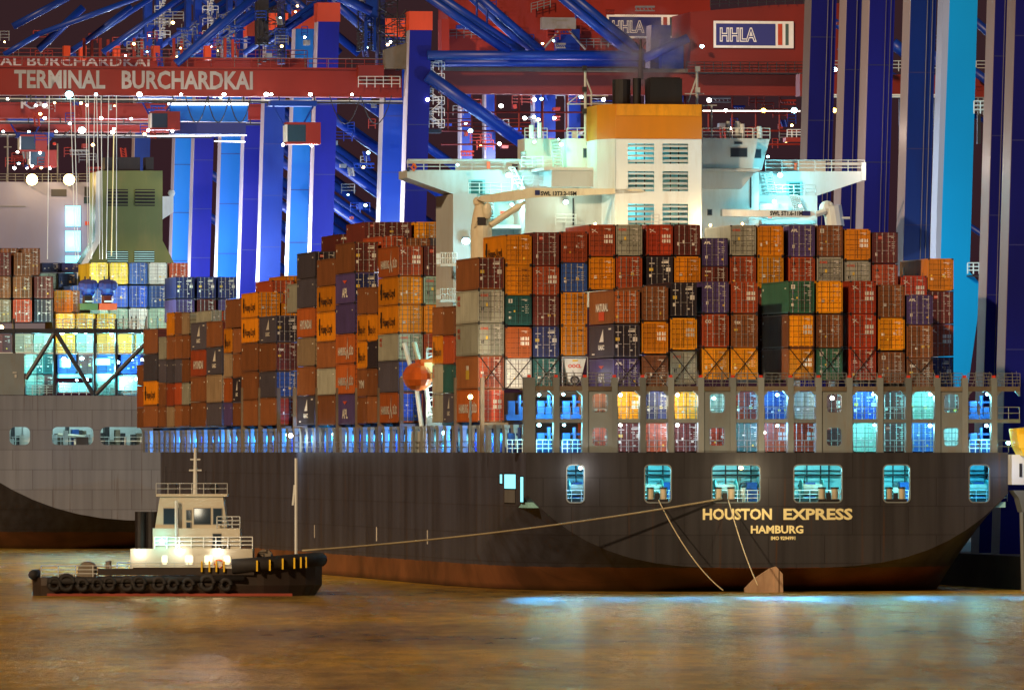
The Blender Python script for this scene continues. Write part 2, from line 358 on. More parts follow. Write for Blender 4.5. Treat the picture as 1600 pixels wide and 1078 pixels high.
def marks_mesh(kind, v):
    def f():
        rnd = random.Random(v*31+7); b = MB(); y = -.004
        def pl(m, x, z, w, h): b.mat(m).box(x, x+w, y, y+.016, z, z+h)
        wm = 'label_black' if kind == 'dk' else 'label_white'
        # number and weight panels on the right door
        pl(wm, 1.42, 2.22, .62, .05); pl(wm, 1.75, 2.12, .26, .045)
        if kind not in ('sq4', 'sq4x'):
            for i in range(3+v % 3):
                z = 1.75-i*.17
                if (v+i) % 2: pl(wm, 1.45, z, .22, .04)
                pl(wm, 1.80, z, .30-.05*(i % 2), .04)
        if kind in ('sq4', 'sq4x'):
            for i in (0, 1):
                for j in (0, 1): pl('label_white', 1.38+i*.43, 1.05+j*.42, .33, .3)
        if kind == 'sq4x':
            b.mat('label_white'); 
            for a, c in (((.25, 2.2), (.8, 1.92)), ((.3, 1.93), (.62, 2.2))):
                b.tube([(a[0], y+.01, a[1]), (c[0], y+.01, c[1])], [.05, .02], 4)
        if kind == 'oocl': b.mat('label_red'); put_text(b, 'OOCL', .26, (.6, y, 2.08), bold=.012); pl('label_black', .3, .95, .24, .26); pl('label_yellow', .72, 1.3, .22, .26)
        if kind == 'tex': b.mat('label_white'); put_text(b, 'tex', .42, (.55, y, 1.85), bold=.012); pl('label_yellow', .25, 1.3, .3, .16)
        if kind == 'apl': b.mat('label_white'); put_text(b, 'APL', .30, (.5, y, 2.05), bold=.02, sx=1.2); pl('label_white', .3, .7, .22, .26); pl('label_yellow', 1.8, .55, .16, .16)
        if kind == 'co': b.mat('label_white'); put_text(b, 'CO', .36, (.5, y, 1.9), bold=.02)
        if kind == 'blk': pl('label_white', .2, 1.95, .5, .06); pl('label_yellow', .2, 1.3, .36, .26); pl('label_white', 1.35, 2.0, .6, .14); pl('label_white', 1.35, 1.72, .3, .08); pl('label_white', 1.75, 1.25, .4, .34); pl('label_white', .2, .75, .2, .26); pl('label_white', 1.5, .5, .22, .1)
        if kind == 'crest': pl('label_white', .28, 1.95, .34, .34); pl('label_black', .36, 2.02, .18, .2); pl('label_white', .3, 1.1, .2, .07); pl('label_yellow', .75, 1.15, .13, .15); pl('label_white', .3, .55, .2, .22)
        if kind == 'tri': b.mat('label_black').prism([(.28, 1.95), (.62, 1.95), (.45, 2.28)], y, y+.016); pl('label_white', .3, 1.4, .36, .05); pl('label_white', .3, 1.55, .28, .05); pl('label_yellow', .25, .4, .22, .2)
        if kind == 'flag': pl('label_red', .55, 2.0, .42, .26); pl('label_white', .58, 2.1, .36, .07); pl('label_white', .28, .6, .2, .26); pl('label_white', 1.9, .7, .16, .2)
        if kind == 'gen':
            for i in range(2+v % 3):
                x = rnd.choice((.25, .45, .75, 1.35, 1.6, 1.9)); z = rnd.uniform(.35, 1.5)
                pl(rnd.choice(('label_white', 'label_white', 'label_yellow')), x, z, rnd.uniform(.14, .3), rnd.uniform(.1, .28))
        return b.mesh('door_markings')
    return cached(('marks', kind, v), f)
def side_mark_mesh(kind, L):
    def f():
        b = MB(); x = -.012
        def pl(m, y, z, w, h): b.mat(m).box(x, x+.02, y-w, y, z, z+h)
        def arc(m, y, z, s):   # the leaning figure-like swoosh
            b.mat(m).add([(x, y+.9*s, z-1.0*s), (x, y+.55*s, z-1.0*s), (x, y-.1*s, z+.1*s), (x, y-.25*s, z+1.05*s), (x, y+.1*s, z+.35*s)], [(0, 1, 2, 4), (4, 2, 3)])
            b.add([(x, y-.1*s, z+.1*s), (x, y-.9*s, z-.9*s), (x, y-.55*s, z-1.0*s), (x, y+.25*s, z-.1*s)], [(0, 3, 2, 1)])
        k = L/12.19
        if kind == 'swoosh':
            b.mat('label_white'); put_text(b, 'HAMBURG', .95, (x, L*.87, .75), 'side', .03, width=L*.42, align='LEFT'); arc('label_white', L*.36, 1.35, 1.0*max(k, .6))
            put_text(b, 'SÜD', .95, (x, L*.27, .75), 'side', .03, width=L*.22, align='LEFT')
        if kind == 'hapag':
            b.mat('label_black'); put_text(b, 'Hapag-Lloyd', 1.05, (x, L*.78, .75), 'side', .015, width=L*.60, align='LEFT')
            pl('label_black', L*.88, .55, L*.045, 1.5); pl('label_black', L*.90, 1.05, L*.085, .45)
        if kind == 'hyundai': b.mat('label_white'); put_text(b, 'HYUNDAI', 1.05, (x, L*.82, .75), 'side', .04, width=L*.64, align='LEFT')
        if kind == 'sail':
            b.mat('label_white').add([(x, L*.58, 1.25), (x, L*.40, 1.25), (x, L*.42, 2.3)], [(0, 1, 2)]); put_text(b, 'UASC', .5, (x, L*.62, .65), 'side', .03, width=L*.25, align='LEFT')
            pl('label_white', L*.88, .25, L*.1, .1); pl('label_white', L*.2, 2.2, L*.1, .12)
        if kind == 'oocl': b.mat('label_red'); put_text(b, 'OO', .45, (x, L*.93, 1.9), 'side', .02, width=L*.12, align='LEFT'); put_text(b, 'CL', .45, (x, L*.93, 1.45), 'side', .02, width=L*.12, align='LEFT')
        if kind == 'figure':
            b.mat('label_red').add([(x, L*.62, 2.0), (x, L*.38, 2.0), (x, L*.5, 1.7)], [(0, 2, 1)]); b.mat('label_white'); put_text(b, 'APL', 1.1, (x, L*.64, .55), 'side', .03, width=L*.3, align='LEFT')
        if kind == 'crestside': pl('label_yellow', L*.55, .75, L*.14, .75); pl('label_white', L*.53, 1.5, L*.1, .35)
        if kind == 'ym': b.mat('label_white'); put_text(b, 'YM', 1.0, (x, L*.8, .8), 'side', .04, width=L*.55, align='LEFT')
        if kind == 'natural': b.mat('label_white'); put_text(b, 'NATURAL', .8, (x, L*.72, 1.0), 'side', .04, width=L*.5, align='LEFT'); pl('label_red', L*.6, .25, L*.22, .7)
        if kind == 'plain': pl('label_white', L*.13, 1.95, L*.05, .1); pl('label_white', L*.95, 1.9, L*.03, .2)
        return b.mesh('side_lettering')
    return cached(('side', kind, L), f)
MARKTXT = {'sq4': 'with four white squares', 'sq4x': 'with white squares and cross', 'oocl': 'with red lettering', 'tex': 'with white word', 'apl': 'with white lettering',
 'co': 'with two white letters', 'blk': 'with many stickers', 'crest': 'with white emblem', 'tri': 'with dark triangle', 'flag': 'with flag sticker', 'gen': '', 'dk': '', None: ''}
SIDETXT = {'swoosh': 'with white figure', 'hapag': 'with black lettering', 'hyundai': 'with white name', 'sail': 'with white sail', 'oocl': 'with red letters', 'figure': 'with red-and-white emblem',
 'crestside': 'with yellow emblem', 'ym': 'with white letters', 'natural': 'with white writing', 'plain': '', None: ''}
NCONT = [0]; LAST = {}
def container(fr, px, ytop, ybot, s, col, mark='gen', bars='galvanised', side=None, bodycol=None, L=12.19, label='', group='', detail=True, x=None):
    """px = left edge of the aft end in the photograph, on the plane s of the ship"""
    p = fr.V(px, ybot, s); zt = fr.V(px, ytop, s).z
    if x is not None: p.x = x
    h = zt-p.z-.06; v = NCONT[0] % 6; NCONT[0] += 1
    if detail is True or detail == 'side': v = NCONT[0] % 6
    root = empty('shipping_container', fr.mat() @ Matrix.Translation(p) @ Matrix.Diagonal((1, 1, h/CHH, 1)), label, 'shipping container', group)
    def ch(n, me):
        o = bpy.data.objects.new(n, me); COL.objects.link(o); return o
    body = ch('body', body_mesh(bodycol or col, L)); body.parent = root
    if side: q = ch('side_lettering', side_mark_mesh(side, L)); q.parent = body
    if detail != 'side':
        bm = bars if bars else 'container_'+col
        for sd, xs in ((0, (.42, .92)), (1, (1.48, 1.98))):
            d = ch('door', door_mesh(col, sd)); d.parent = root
            if detail is True:
                for xx in xs: q = ch('locking_bar', bar_mesh(bm, xx)); q.parent = d
        if mark: q = ch('door_markings', marks_mesh(mark, v)); q.parent = root
    else:
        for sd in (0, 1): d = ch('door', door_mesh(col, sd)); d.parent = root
    return root
ORD = ['', 'first', 'second', 'third', 'fourth', 'fifth', 'sixth', 'seventh', 'eighth', 'ninth', 'tenth', 'eleventh', 'twelfth', 'thirteenth', 'fourteenth', 'fifteenth', 'sixteenth', 'seventeenth']
def lab(col, txt, t, where):
    f = lambda x: ' '.join(f"{CNAME[col]} container {x+',' if x else ''} {ORD[t]} from top {where}".split())
    r = f(txt)
    return r if len(r.replace('-', ' ').split()) <= 16 else f('')
G1 = 'containers stacked on the near container ship'
SB, SA = 27.3, 14.8
def stack(fr, where, px, s, tiers, L=12.19, group=G1, **kw):
    """tiers: (ytop, ybot, colour, mark, bars, side, bodycol)"""
    for i, t in enumerate(tiers):
        t = list(t)+[None]*(7-len(t)); yt, yb, col, mark, bars, side, bc = t
        bars = {None: 'galvanised', 0: None, 1: 'galvanised'}[bars]
        txt = MARKTXT.get(mark, '') or SIDETXT.get(side, '')
        container(fr, px, yt, yb, s, col, mark, bars, side, bc, L, lab(col, txt, i+1, where), group, **kw)

# second row: the long wall of doors under the white house
def rowB(n): return f"in {ORD[n]} stack of the rear wall"
B = [
 (747, [(401,452,'maroon','blk',1,'plain','brown'),(452,504,'grey','oocl',1,'oocl'),(504,555,'grey','oocl',1,'oocl'),(555,607,'brick','gen',1,'crestside','brown'),(607,659,'red','sq4',1,'swoosh','rust')]),
 (790, [(366,414,'orange','gen',0,'hapag'),(414,461,'orange','dk',0),(461,508,'teal','crest',0),(510,559,'rust','sq4',0),(559,607,'white','gen',1)]),
 (833, [(362,415,'maroon','flag',1),(415,461,'brick','sq4x',1),(461,509,'maroon','gen',1),(509,558,'navy','blk',1),(559,607,'teal','gen',1)]),
 (877, [(361,410,'brick','gen',0),(410,456,'blue','gen',1),(456,508,'orange','dk',1),(508,555,'orange','dk',1)]),
 (920.5, [(350,400,'brick','sq4x',0),(401,452,'orange','gen',0)]),
 (963, [(350,399,'grey','oocl',0),(400,450,'brick','gen',1)]),
 (1011, [(350,399,'red','sq4x',0),(400,446,'black','blk',1)]),
 (1054, [(350,399,'maroon','gen',1),(400,446,'orange','gen',0)]),
 (1097, [(371,416,'purple','apl',1),(416,446,'maroon','tex',1)]),
 (1141, [(351,399,'grey','oocl',0),(400,449,'brick','tri',1)]),
 (1184, [(352,400,'orange','gen',0),(400,450,'amber','gen',1),(450,500,'maroon','co',1),(500,548,'maroon','gen',1),(548,597,'purple','gen',1)]),
 (1233, [(351,401,'purple','apl',1),(401,450,'brick','tri',1)]),
 (1277, [(351,401,'brown','crest',1),(401,450,'grey','oocl',0)]),
 (1320, [(357,406,'orange','sq4',0),(407,452,'grey','oocl',0)]),
 (1363, [(362,411,'maroon','flag',1),(412,458,'brick','tri',1)]),
 (1408, [(430,480,'red','sq4x',1),(480,530,'maroon','gen',1)]),
 (1450, [(403,454,'orange','gen',0,'hapag'),(454,506,'maroon','flag',1),(506,556,'brick','sq4x',1),(557,607,'navy','blk',1)])]
for i, (px, t) in enumerate(B): stack(S1, rowB(i+1), px, SB, t)
def rowA(n): return f"in {ORD[n]} stack of the front row"
A = [
 (958.5, [(452,505,'rust','tri',1,'natural','brown'),(506,558,'black','blk',1,'sail','slate'),(559,607,'purple','apl',1,'figure','purple')]),
 (1003, [(446,501,'brown','gen',1),(502,552,'orange','sq4',0),(554,608,'brown','gen',0)]),
 (1048, [(440,494,'black','blk',1),(496,546,'amber','sq4',0),(548,600,'grey','oocl',0)]),
 (1098, [(439,489,'purple','apl',1),(490,542,'brick','co',1),(543,592,'amber','gen',0)]),
 (1143, [(439,489,'brick','sq4x',1),(490,543,'brown','tex',1),(543,592,'amber','gen',0)]),
 (1231.5, [(438,489,'green','crest',1,'plain','green'),(490,543,'amber','sq4',0,'plain','brown'),(543,592,'amber','sq4',0,'plain','brown')]),
 (1276, [(438,489,'amber','gen',0),(490,543,'brown','gen',1),(543,593,'green','crest',1)]),
 (1328, [(438,490,'red','sq4x',1),(490,543,'red','sq4x',1),(543,594,'red','tri',1)]),
 (1373, [(444,496,'brown','gen',1),(496,547,'amber','gen',0),(549,598,'brown','crest',1)]),
 (1417, [(460,507,'purple','apl',1),(507,559,'brown','gen',1),(559,607,'brown','tex',1)])]
for i, (px, t) in enumerate(A): stack(S1, rowA(i+1), px, SA, t)
# short boxes standing behind the open stern frames, upper and lower deck of the frames
low = [(963,'amber','sq4','maroon','blk'),(1007,'navy','gen','brick','gen'),(1052,'amber','gen','maroon','gen'),(1103,'grey','gen','red','gen'),(1147,'red','gen','teal','gen'),(1192,'blue','gen','brick','sq4'),
 (1237,'grey','gen','red','sq4'),(1283,'maroon','sq4','maroon','flag'),(1331,'royal','blk','mint','gen'),(1375,'maroon','gen','maroon','flag'),(1420,'mint','gen','blue','gen'),(1467,'maroon','gen','white','gen')]
for i, (px, c1, m1, c2, m2) in enumerate(low):
    container(S1, px, 611, 656, 5.2, c1, m1, 'galvanised', L=6.06, label=f"{CNAME[c1]} container behind the stern frames, upper tier, {ORD[i+1]} from left", group='containers behind the open stern frames')
    container(S1, px, 660, 705.5, 5.2, c2, m2, 'galvanised', L=6.06, label=f"{CNAME[c2]} container behind the stern frames, lower tier, {ORD[i+1]} from left", group='containers behind the open stern frames')
container(S1, 921, 612, 657, 7.0, 'rust', 'gen', 'galvanised', L=6.06, label='rust orange container glimpsed through the upper window of the leftmost frame plate', group='containers behind the open stern frames')
container(S1, 921, 660, 705.5, 7.0, 'brick', 'gen', 'galvanised', L=6.06, label='reddish container glimpsed through the lower window of the leftmost frame plate', group='containers behind the open stern frames')
# rows along the port side, seen by their long sides
XS = -21.2
def port(n, pxn, tiers, L=12.19, s=None, detail='side', pre=''):
    s = S1.s(pxn, XS) if s is None else s
    w = f"in {pre}{ORD[n]} side row"
    for i, t in enumerate(tiers):
        t = list(t)+[None]*(6-len(t)); yt, yb, bc, side, dc, mark = t
        container(S1, pxn, yt, yb, s, dc or bc, mark, 'galvanised', side or 'plain', bc, L, lab(bc, SIDETXT.get(side, ''), i+1, w), G1, detail=detail, x=XS)
    return s
P = {}
P[1] = port(1, 709, [(477,523,'brown'),(523,568,'brick'),(568,613.5,'teal'),(613.5,660,'slate','sail')], 6.06, pre='near half of ')
port(1, 692, [(478,523,'brown'),(523,568,'orange','hapag'),(568,614,'grey','oocl'),(614,660,'grey','oocl')], 6.06, pre='far half of ')
P[2] = port(2, 622, [(383,431,'rust','swoosh','brick','sq4x'),(431,475.5,'orange','hapag','amber','gen'),(475.5,520,'orange','hapag','amber','gen'),(520,562.5,'grey','oocl','mint','oocl'),(562.5,612,'slate',None,'royal','gen'),(612,660,'rust','swoosh','royal','gen')], detail=True)
P[3] = port(3, 589, [(447,489.5,'brown'),(489.5,532,'orange','hapag'),(532,574.5,'black'),(574.5,618,'brown'),(618,660.5,'brown')], 6.06, pre='near half of ')
port(3, 573, [(447.5,490,'brown'),(490,532,'orange','hapag'),(532,575,'orange','hapag'),(575,619,'brown','ym'),(619,661,'brown')], 6.06, pre='far half of ')
P[4] = port(4, 553.5, [(377,425,'brown',None,'maroon','blk'),(425,472.5,'purple','figure','navy','blk'),(472.5,520,'purple'),(520,567,'rust','swoosh'),(567,614.5,'rust','swoosh'),(614.5,663,'purple','figure')], detail=True)
P[5] = port(5, 523.5, [(402,445,'brown'),(445,485.5,'orange','hapag'),(485.5,532,'orange','hapag'),(532,574,'brown'),(574,616,'grey'),(616,664,'brown')])
P[6] = port(6, 491.5, [(392,433,'slate',None,'black','flag'),(433,479,'slate'),(479,525.5,'rust','hyundai'),(525.5,571,'tan'),(571,617,'brown'),(617,663.5,'slate','sail')], detail=True)
P[8] = port(8, 431, [(492,534.5,'slate','sail','black','blk'),(534.5,579,'brown',None,'maroon','tex'),(579,620.5,'slate',None,'blue','gen'),(620.5,664,'brown',None,'red','gen')], detail=True)
P[9] = port(9, 402.5, [(455.5,495,'orange','hapag','orange','gen'),(495,534,'orange','hapag','orange','gen'),(534,579,'brown'),(579,623.5,'brown'),(623.5,665,'brown')], detail=True)
P[10] = port(10, 376, [(512,551,'brown'),(551,589,'brown'),(589,628,'black','sail'),(628,665,'brown')], 6.06, pre='near half of ')
port(10, 362, [(512,551,'orange','hapag'),(551,589,'tan'),(589,628,'rust'),(628,665,'purple')], 6.06, pre='far half of ')
P[11] = port(11, 346.5, [(500,541,'brown',None,'maroon','gen'),(541,584,'slate','sail'),(584,628,'tan'),(628,665,'slate')], detail=True)
P[12] = port(12, 321.5, [(502,545,'slate','sail','brown','gen'),(545,587,'brick','hyundai'),(587,627,'brown'),(627,666,'brown')], detail=True)
P[13] = port(13, 295.5, [(487,522,'tan',None,'grey','gen'),(522,560,'brown'),(560,597,'brown'),(597,632,'grey'),(632,666,'brown')], 6.06, pre='near half of ')
port(13, 284, [(487,522,'brown'),(522,560,'brown'),(560,597,'slate'),(597,632,'brick'),(632,666,'brown')], 6.06, pre='far half of ')
P[14] = port(14, 271.5, [(487,524,'orange'),(524,561,'brown'),(561,598,'slate'),(598,634,'brick'),(634,667,'tan')], 6.06, pre='near half of ')
port(14, 259, [(525,561,'grey'),(561,598,'slate'),(598,634,'brown'),(634,667,'brown')], 6.06, pre='far half of ')
P[15] = port(15, 245.5, [(512,552,'brown',None,'maroon','gen'),(552,594,'slate'),(594,632,'orange','hapag'),(632,667,'brown')])
P[16] = port(16, 224.5, [(569,602,'brown'),(602,636,'rust'),(636,668,'brown')], 6.06)
# inner stacks whose tops stand higher than the outer ones; each tier seen from aft
def inner(where, s, items):
    for i, (px, yt, yb, col, mark) in enumerate(items):
        container(S1, px, yt, yb, s, col, mark, 'galvanised', 'plain', None, 12.19, f"{CNAME[col]} container {where}, {ORD[i+1]} from left", G1, detail=True)
inner('above the side stacks beside the white house', P[2], [(662.5,383,431,'maroon','flag'),(662.5,431,475.5,'mint','oocl'),(662.5,475.5,520,'orange','sq4'),(662.5,520,562.5,'brick','gen')])
inner('on the topmost inner row before the cranes', P[5]+.2, [(570,346,379,'maroon','flag'),(606,346,380,'maroon','blk'),(648,346,382,'amber','gen'),(684,346,382,'maroon','flag')])
inner('just below the topmost inner row', P[4], [(597,368,414,'brick','gen'),(635,371,414,'brown','gen'),(671,371,414,'slate','gen')])
inner('on the high inner step left of the maroon row', P[6]+.1, [(530,365,406,'maroon','apl'),(527,391,433,'black','flag')])
inner('on the low inner step above the grey box', P[9]+.3, [(446,430,470,'orange','gen')])
inner('in the middle step near the light stripes', P[9]+.1, [(425,437,474,'brick','gen'),(440,455.5,495,'orange','gen')])
inner('in the middle step behind the orange pair', P[10], [(377,465,511,'brown','gen')])
inner('in the far low step', P[12], [(347,484,520,'red','gen'),(330,484,502,'grey','gen')])
container(S1, 465.5, 442, 487.5, S1.s(465.5, -18.6), 'tan', 'gen', 'galvanised', 'oocl', 'grey', 8.0, 'grey container with red letters standing on the black boxes in the gap', G1, detail='side')
# ------------------------------------------------------------------ near ship
ship = empty('container_ship', S1.mat(), 'large dark grey container ship moored stern-on with name lettered across its transom', 'container ship')
DZ = 12.2; W1 = 21.45
def W_of(s, L, W=W1): 
    t = max(0, (s-L*.74)/(L*.26)); return max(.4, W*(1-t**2.1))
def hull(parent, mat, L, zs0, zs_rate, zb0, deck, W, p0=3.5, name='hull', full=None):
    st = [0, .6, 1.5, 3, 5, 8, 12, 16, 20, 25, 30, 36, 42, 50, 60, 80, 110, 150, 190, 225, 245, 262, 275, 287, 297, 305, 311, L]
    b = MB(); N = 26; rows = []
    for s in st:
        w = W_of(s, L, W); zs = max(zs0-zs_rate*s, -2.); zb = max(zb0-.40*s, -11); p = p0+s*.12 if s < 60 else 10
        r = [(-w, s, deck), (-w, s, (deck+zs)/2)]
        for i in range(N+1):
            u = -math.cos(math.pi*i/N); r.append((w*u, s, zb+(zs-zb)*abs(u)**p))
        r += [(w, s, (deck+zs)/2), (w, s, deck)]
        rows.append(r)
    n = len(rows[0])
    for r in rows: b.v += r
    for i in range(len(rows)-1):
        for k in range(n-1): b.f.append((i*n+k, i*n+k+1, (i+1)*n+k+1, (i+1)*n+k)); b.m.append(0)
    o = b.build(name, parent, mat, smooth=False)
    for p in o.data.polygons: p.use_smooth = abs(p.normal.z) > .02 or True
    return o, rows[0]
hl, sec = hull(ship, 'hull_grey', 315, 8.6, .2, 2.1, DZ, W1)
# mooring deck ports cut through the transom
zt, zb_ = S1.V(1200, 727, 0).z, S1.V(1200, 784, 0).z
ports = [(886, 912), (1008, 1048), (1113, 1187), (1241, 1315), (1381, 1421), (1515, 1545)]
holes = [rrect(S1.x(a, 0), zb_, S1.x(c, 0), zt, .38) for a, c in ports]
outl = [(x, z) for x, _, z in sec]
plate('transom', outl, holes, -.02, .14, 'hull_stern', ship)
tr = MB().mat('hull_stern')
for k, (a, c) in enumerate(ports):   # raised rims round each port
    o_ = rrect(S1.x(a, 0)-.10, zb_-.10, S1.x(c, 0)+.10, zt+.10, .45); i_ = rrect(S1.x(a, 0), zb_, S1.x(c, 0), zt, .38)
    n = len(o_); rim = MB().mat('lash_grey')
    vs = [(x, -.09, z) for x, z in o_]+[(x, -.09, z) for x, z in i_]+[(x, .25, z) for x, z in i_]+[(x, -.02, z) for x, z in o_]
    rim.add(vs, [(j, (j+1) % n, (j+1) % n+n, j+n) for j in range(n)]+[(j+n, (j+1) % n+n, (j+1) % n+2*n, j+2*n) for j in range(n)]+[(j+3*n, (j+1) % n+3*n, (j+1) % n, j) for j in range(n)])
    rim.build('port_rim', ship)
md = MB().mat('deck_cyan')
md.box(-21.3, 21.3, .3, 8.2, zb_-.5, zb_-.02).box(-21.3, 21.3, .3, 8.2, 11.75, 11.9).box(-21.3, 21.3, 8.2, 8.4, zb_-.5, 11.9)
for px in (840, 950, 1085, 1214, 1350, 1455): x = S1.x(px, 0); md.box(x-.15, x+.15, .8, 8.2, zb_, 11.75)
for px in (895, 1028, 1150, 1278, 1401, 1530):
    x = S1.x(px, 0)
    for k in range(5): md.box(x-3, x+3, 7.9-.01*k, 8.2, zb_+.5+k*.65, zb_+.56+k*.65)
    md.box(x-2.2, x-.9, 7.7, 8.2, zb_, zb_+2.1)
md.build('mooring_deck', ship)
rd = random.Random(3)
for px0, px1 in ports:
    b = MB().mat('steel_dark'); xa, xb = S1.x(px0, 6)-1, S1.x(px1, 6)+1; xx = xa
    while xx < xb:
        b.box(xx, xx+.09, 7.5, 7.7, zb_, 11.7); xx += rd.uniform(.7, 1.5)
    b.tube([(xa, 7.3, 10.2), (xb, 7.3, 10.2)], .09, 6).tube([(xa, 7.3, 10.6), (xb, 7.3, 10.6)], .06, 6).box(xa, xb, 2.0, 2.2, 11.3, 11.7).box(xa, xb, 5.0, 5.2, 11.2, 11.7)
    u = rd.uniform(xa+1, xb-1.5); b.mat('container_blue').box(u, u+.9, 6.6, 7.4, zb_, zb_+1.7).mat('rail_white').rail((xa, 3., zb_), (xb, 3., zb_), 1.0, .035, 3, .9).mat('label_red').box(u+1, u+1.2, 6.9, 7.1, zb_+.6, zb_+1.2)
    b.mat('tug_cream').tube([(u-.6, 5.5, zb_), (u-.6, 5.5, zb_+1.4)], .25, 8).mat('steel_dark').ball((u-.6, 5.5, zb_+1.4), .32, 8)
    b.build('deck_fittings', ship, split=False)
dk = MB().mat('steel_dark'); 
dv = [(-W_of(s, 315)+.05, s, DZ-.05) for s in (0.05, 230, 262, 287, 305, 314)]+[(W_of(s, 315)-.05, s, DZ-.05) for s in (314, 305, 287, 262, 230, 0.05)]
dk.add(dv, [tuple(range(12))]).build('deck', ship)
# fairleads, winches and lamps in the ports
def fairlead(px, s=.5):
    x = S1.x(px, 0); b = MB().mat('steel_dark').box(x-.95, x+.95, s-.35, s+.6, zb_-.02, zb_+.25).mat('crane_ochre')
    for d in (-.58, .58): b.tube([(x+d, s, zb_+.2), (x+d, s, zb_+1.15)], .30, 10)
    b.mat('steel_dark')
    for d in (-.58, .58): b.tube([(x+d, s, zb_+1.15), (x+d, s, zb_+1.3)], .36, 10)
    b.box(x-.2, x+.2, s-.2, s+.2, zb_+.2, zb_+.8)
    return b.build('roller_fairlead', ship)
for px in (1028, 1134, 1296, 1401): fairlead(px)
def winch(px, s=4.):
    x = S1.x(px, s); b = MB().mat('lash_beam').tube([(x-.9, s, zb_+1.0), (x+.9, s, zb_+1.0)], .55, 14).mat('container_teal').tube([(x-1.0, s, zb_+1.0), (x-.9, s, zb_+1.0)], .95, 16).tube([(x+.9, s, zb_+1.0), (x+1.0, s, zb_+1.0)], .95, 16).mat('steel_dark').box(x-1.4, x+1.4, s-.7, s+.9, zb_-.01, zb_+.3)
    return b.build('mooring_winch', ship)
for px in (1017, 1133, 1268, 905, 1525): winch(px)
for (px, w, c, m) in [(899, 1100, (.2, .6, 1), 'lamp_white'), (1028, 1250, CY, 'lamp_cyan'), (1130, 1100, CY, 'lamp_cyan'), (1170, 260, (1, .85, .65), 'lamp_white'), (1256, 300, (.8, 1, .7), 'lamp_white'), (1290, 1200, CY, 'lamp_cyan'), (1401, 1250, CY, 'lamp_cyan'), (1530, 1200, (.08, .6, 1), 'lamp_cyan')]:
    x = S1.x(px, 1.6); MB().mat(m).tube([(x-.5, 1.6, 11.55), (x+.5, 1.6, 11.55)], .11, 8).build('lamp', ship); point(None, (x, 2.4, 11.1), w, c, .3, ship)
# open stern frames (two tiers) above the transom
posts = [827, 869, 914, 960, 1004, 1048, 1095, 1145, 1189, 1235, 1279, 1327, 1375, 1419.5, 1464.5, 1507.5, 1553, 1598]
ZP = S1.V(1200, 590, .6).z; Z1 = S1.V(1200, 657.5, .6).z; Z2 = S1.V(1200, 611, .6).z
xs = [S1.x(p, .6) for p in posts]
XR = W1-.1
for i, x in enumerate(xs):
    if x > XR+.3: continue
    w = .26 if i else .5
    b = MB().mat('lash_grey').box(x-w, x+w, .4, 1.1, DZ, ZP).mat('lamp_red').box(x-.14, x+.14, .55, .85, ZP, ZP+.22)
    b.build('frame_post', ship)
plates = {2: 0, 6: 0, 10: 0, 14: 0}
for i in range(len(posts)-1):
    x0, x1 = xs[i]+.262, xs[i+1]-.262
    if x0 > XR: continue
    if i == 0: x0 = xs[0]+.5
    if i in plates:
        m_ = (x0+x1)/2; ww = .64
        hs = [rrect(m_-ww, Z1+.75, m_+ww, Z1+2.35, .28), rrect(m_-ww, DZ+.6, m_+ww, DZ+2.15, .28)]
        plate('frame_plate', [(x0, DZ), (x1, DZ), (x1, Z2), (x0, Z2)], hs, .5, .12, 'lash_grey', ship)
        MB().mat('lash_beam').box(x0, x1, .38, .9, Z2, Z2+.4).mat('rail_grey').tube([(m_-ww, .5, Z1+1.1), (m_+ww, .5, Z1+1.1)], .04, 5).tube([(m_-ww, .5, DZ+1.0), (m_+ww, .5, DZ+1.0)], .04, 5).build('frame_beam', ship)
    else:
        b = MB().mat('lash_beam').box(x0, x1, .45, 1.05, Z2, Z2+.42).mat('lash_grey').box(x0, x1, .45, 1.05, Z1-.17, Z1+.17)
        for c, sg in ((x0, 1), (x1, -1)):   # chamfered corners under the top beam
            b.prism([(c, Z2), (c+sg*.42, Z2), (c, Z2-.42)], .47, 1.03)
        b.build('frame_beam', ship)
        r = MB().mat('rail_grey')
        for z in (DZ, Z1+.17): r.rail((x0+.05, .5, z), (x1-.05, .5, z), 1.05, .035, 2, 1.1)
        r.build('railing', ship)
    # netted guard rail and stowed lashing rods on top of the frames
    r = MB().mat('rail_grey').rail((x0, .5, Z2+.42), (x1, .5, Z2+.42), 1.15, .035, 4, .8); rd = random.Random(i)
    for k in range(9):
        a = rd.uniform(x0, x1); r.tube([(a, .75, Z2+.42), (a+rd.uniform(-.4, .4), .75, Z2+.5+rd.uniform(.6, 1.35))], .022, 4)
    r.build('guard_netting', ship)
MB().mat('lash_beam').box(-21.2, W1-.2, 1.15, 4.9, Z2+.05, Z2+.25).mat('lash_grey').box(-21.2, W1-.2, 1.15, 4.9, Z1-.1, Z1+.05).build('walkway', ship)
# raised hatch deck below the front row
MB().mat('gap_dark').box(S1.x(826, 14), 20.8, 12.9, 26.9, DZ, S1.V(1200, 613, 14).z).mat('lash_beam').box(S1.x(826, 14), 20.8, 12.6, 12.9, S1.V(1200, 612, 14).z-.5, S1.V(1200, 612, 14).z).build('hatch_coaming', ship)
MB().mat('gap_dark').box(-18.6, 20.8, 40.5, 210, DZ, 15.2).build('hatch_coaming', ship)
MB().mat('gap_dark').box(-18.6, 20.8, 27.3, 39.5, DZ, 14.8).build('hatch_coaming', ship)
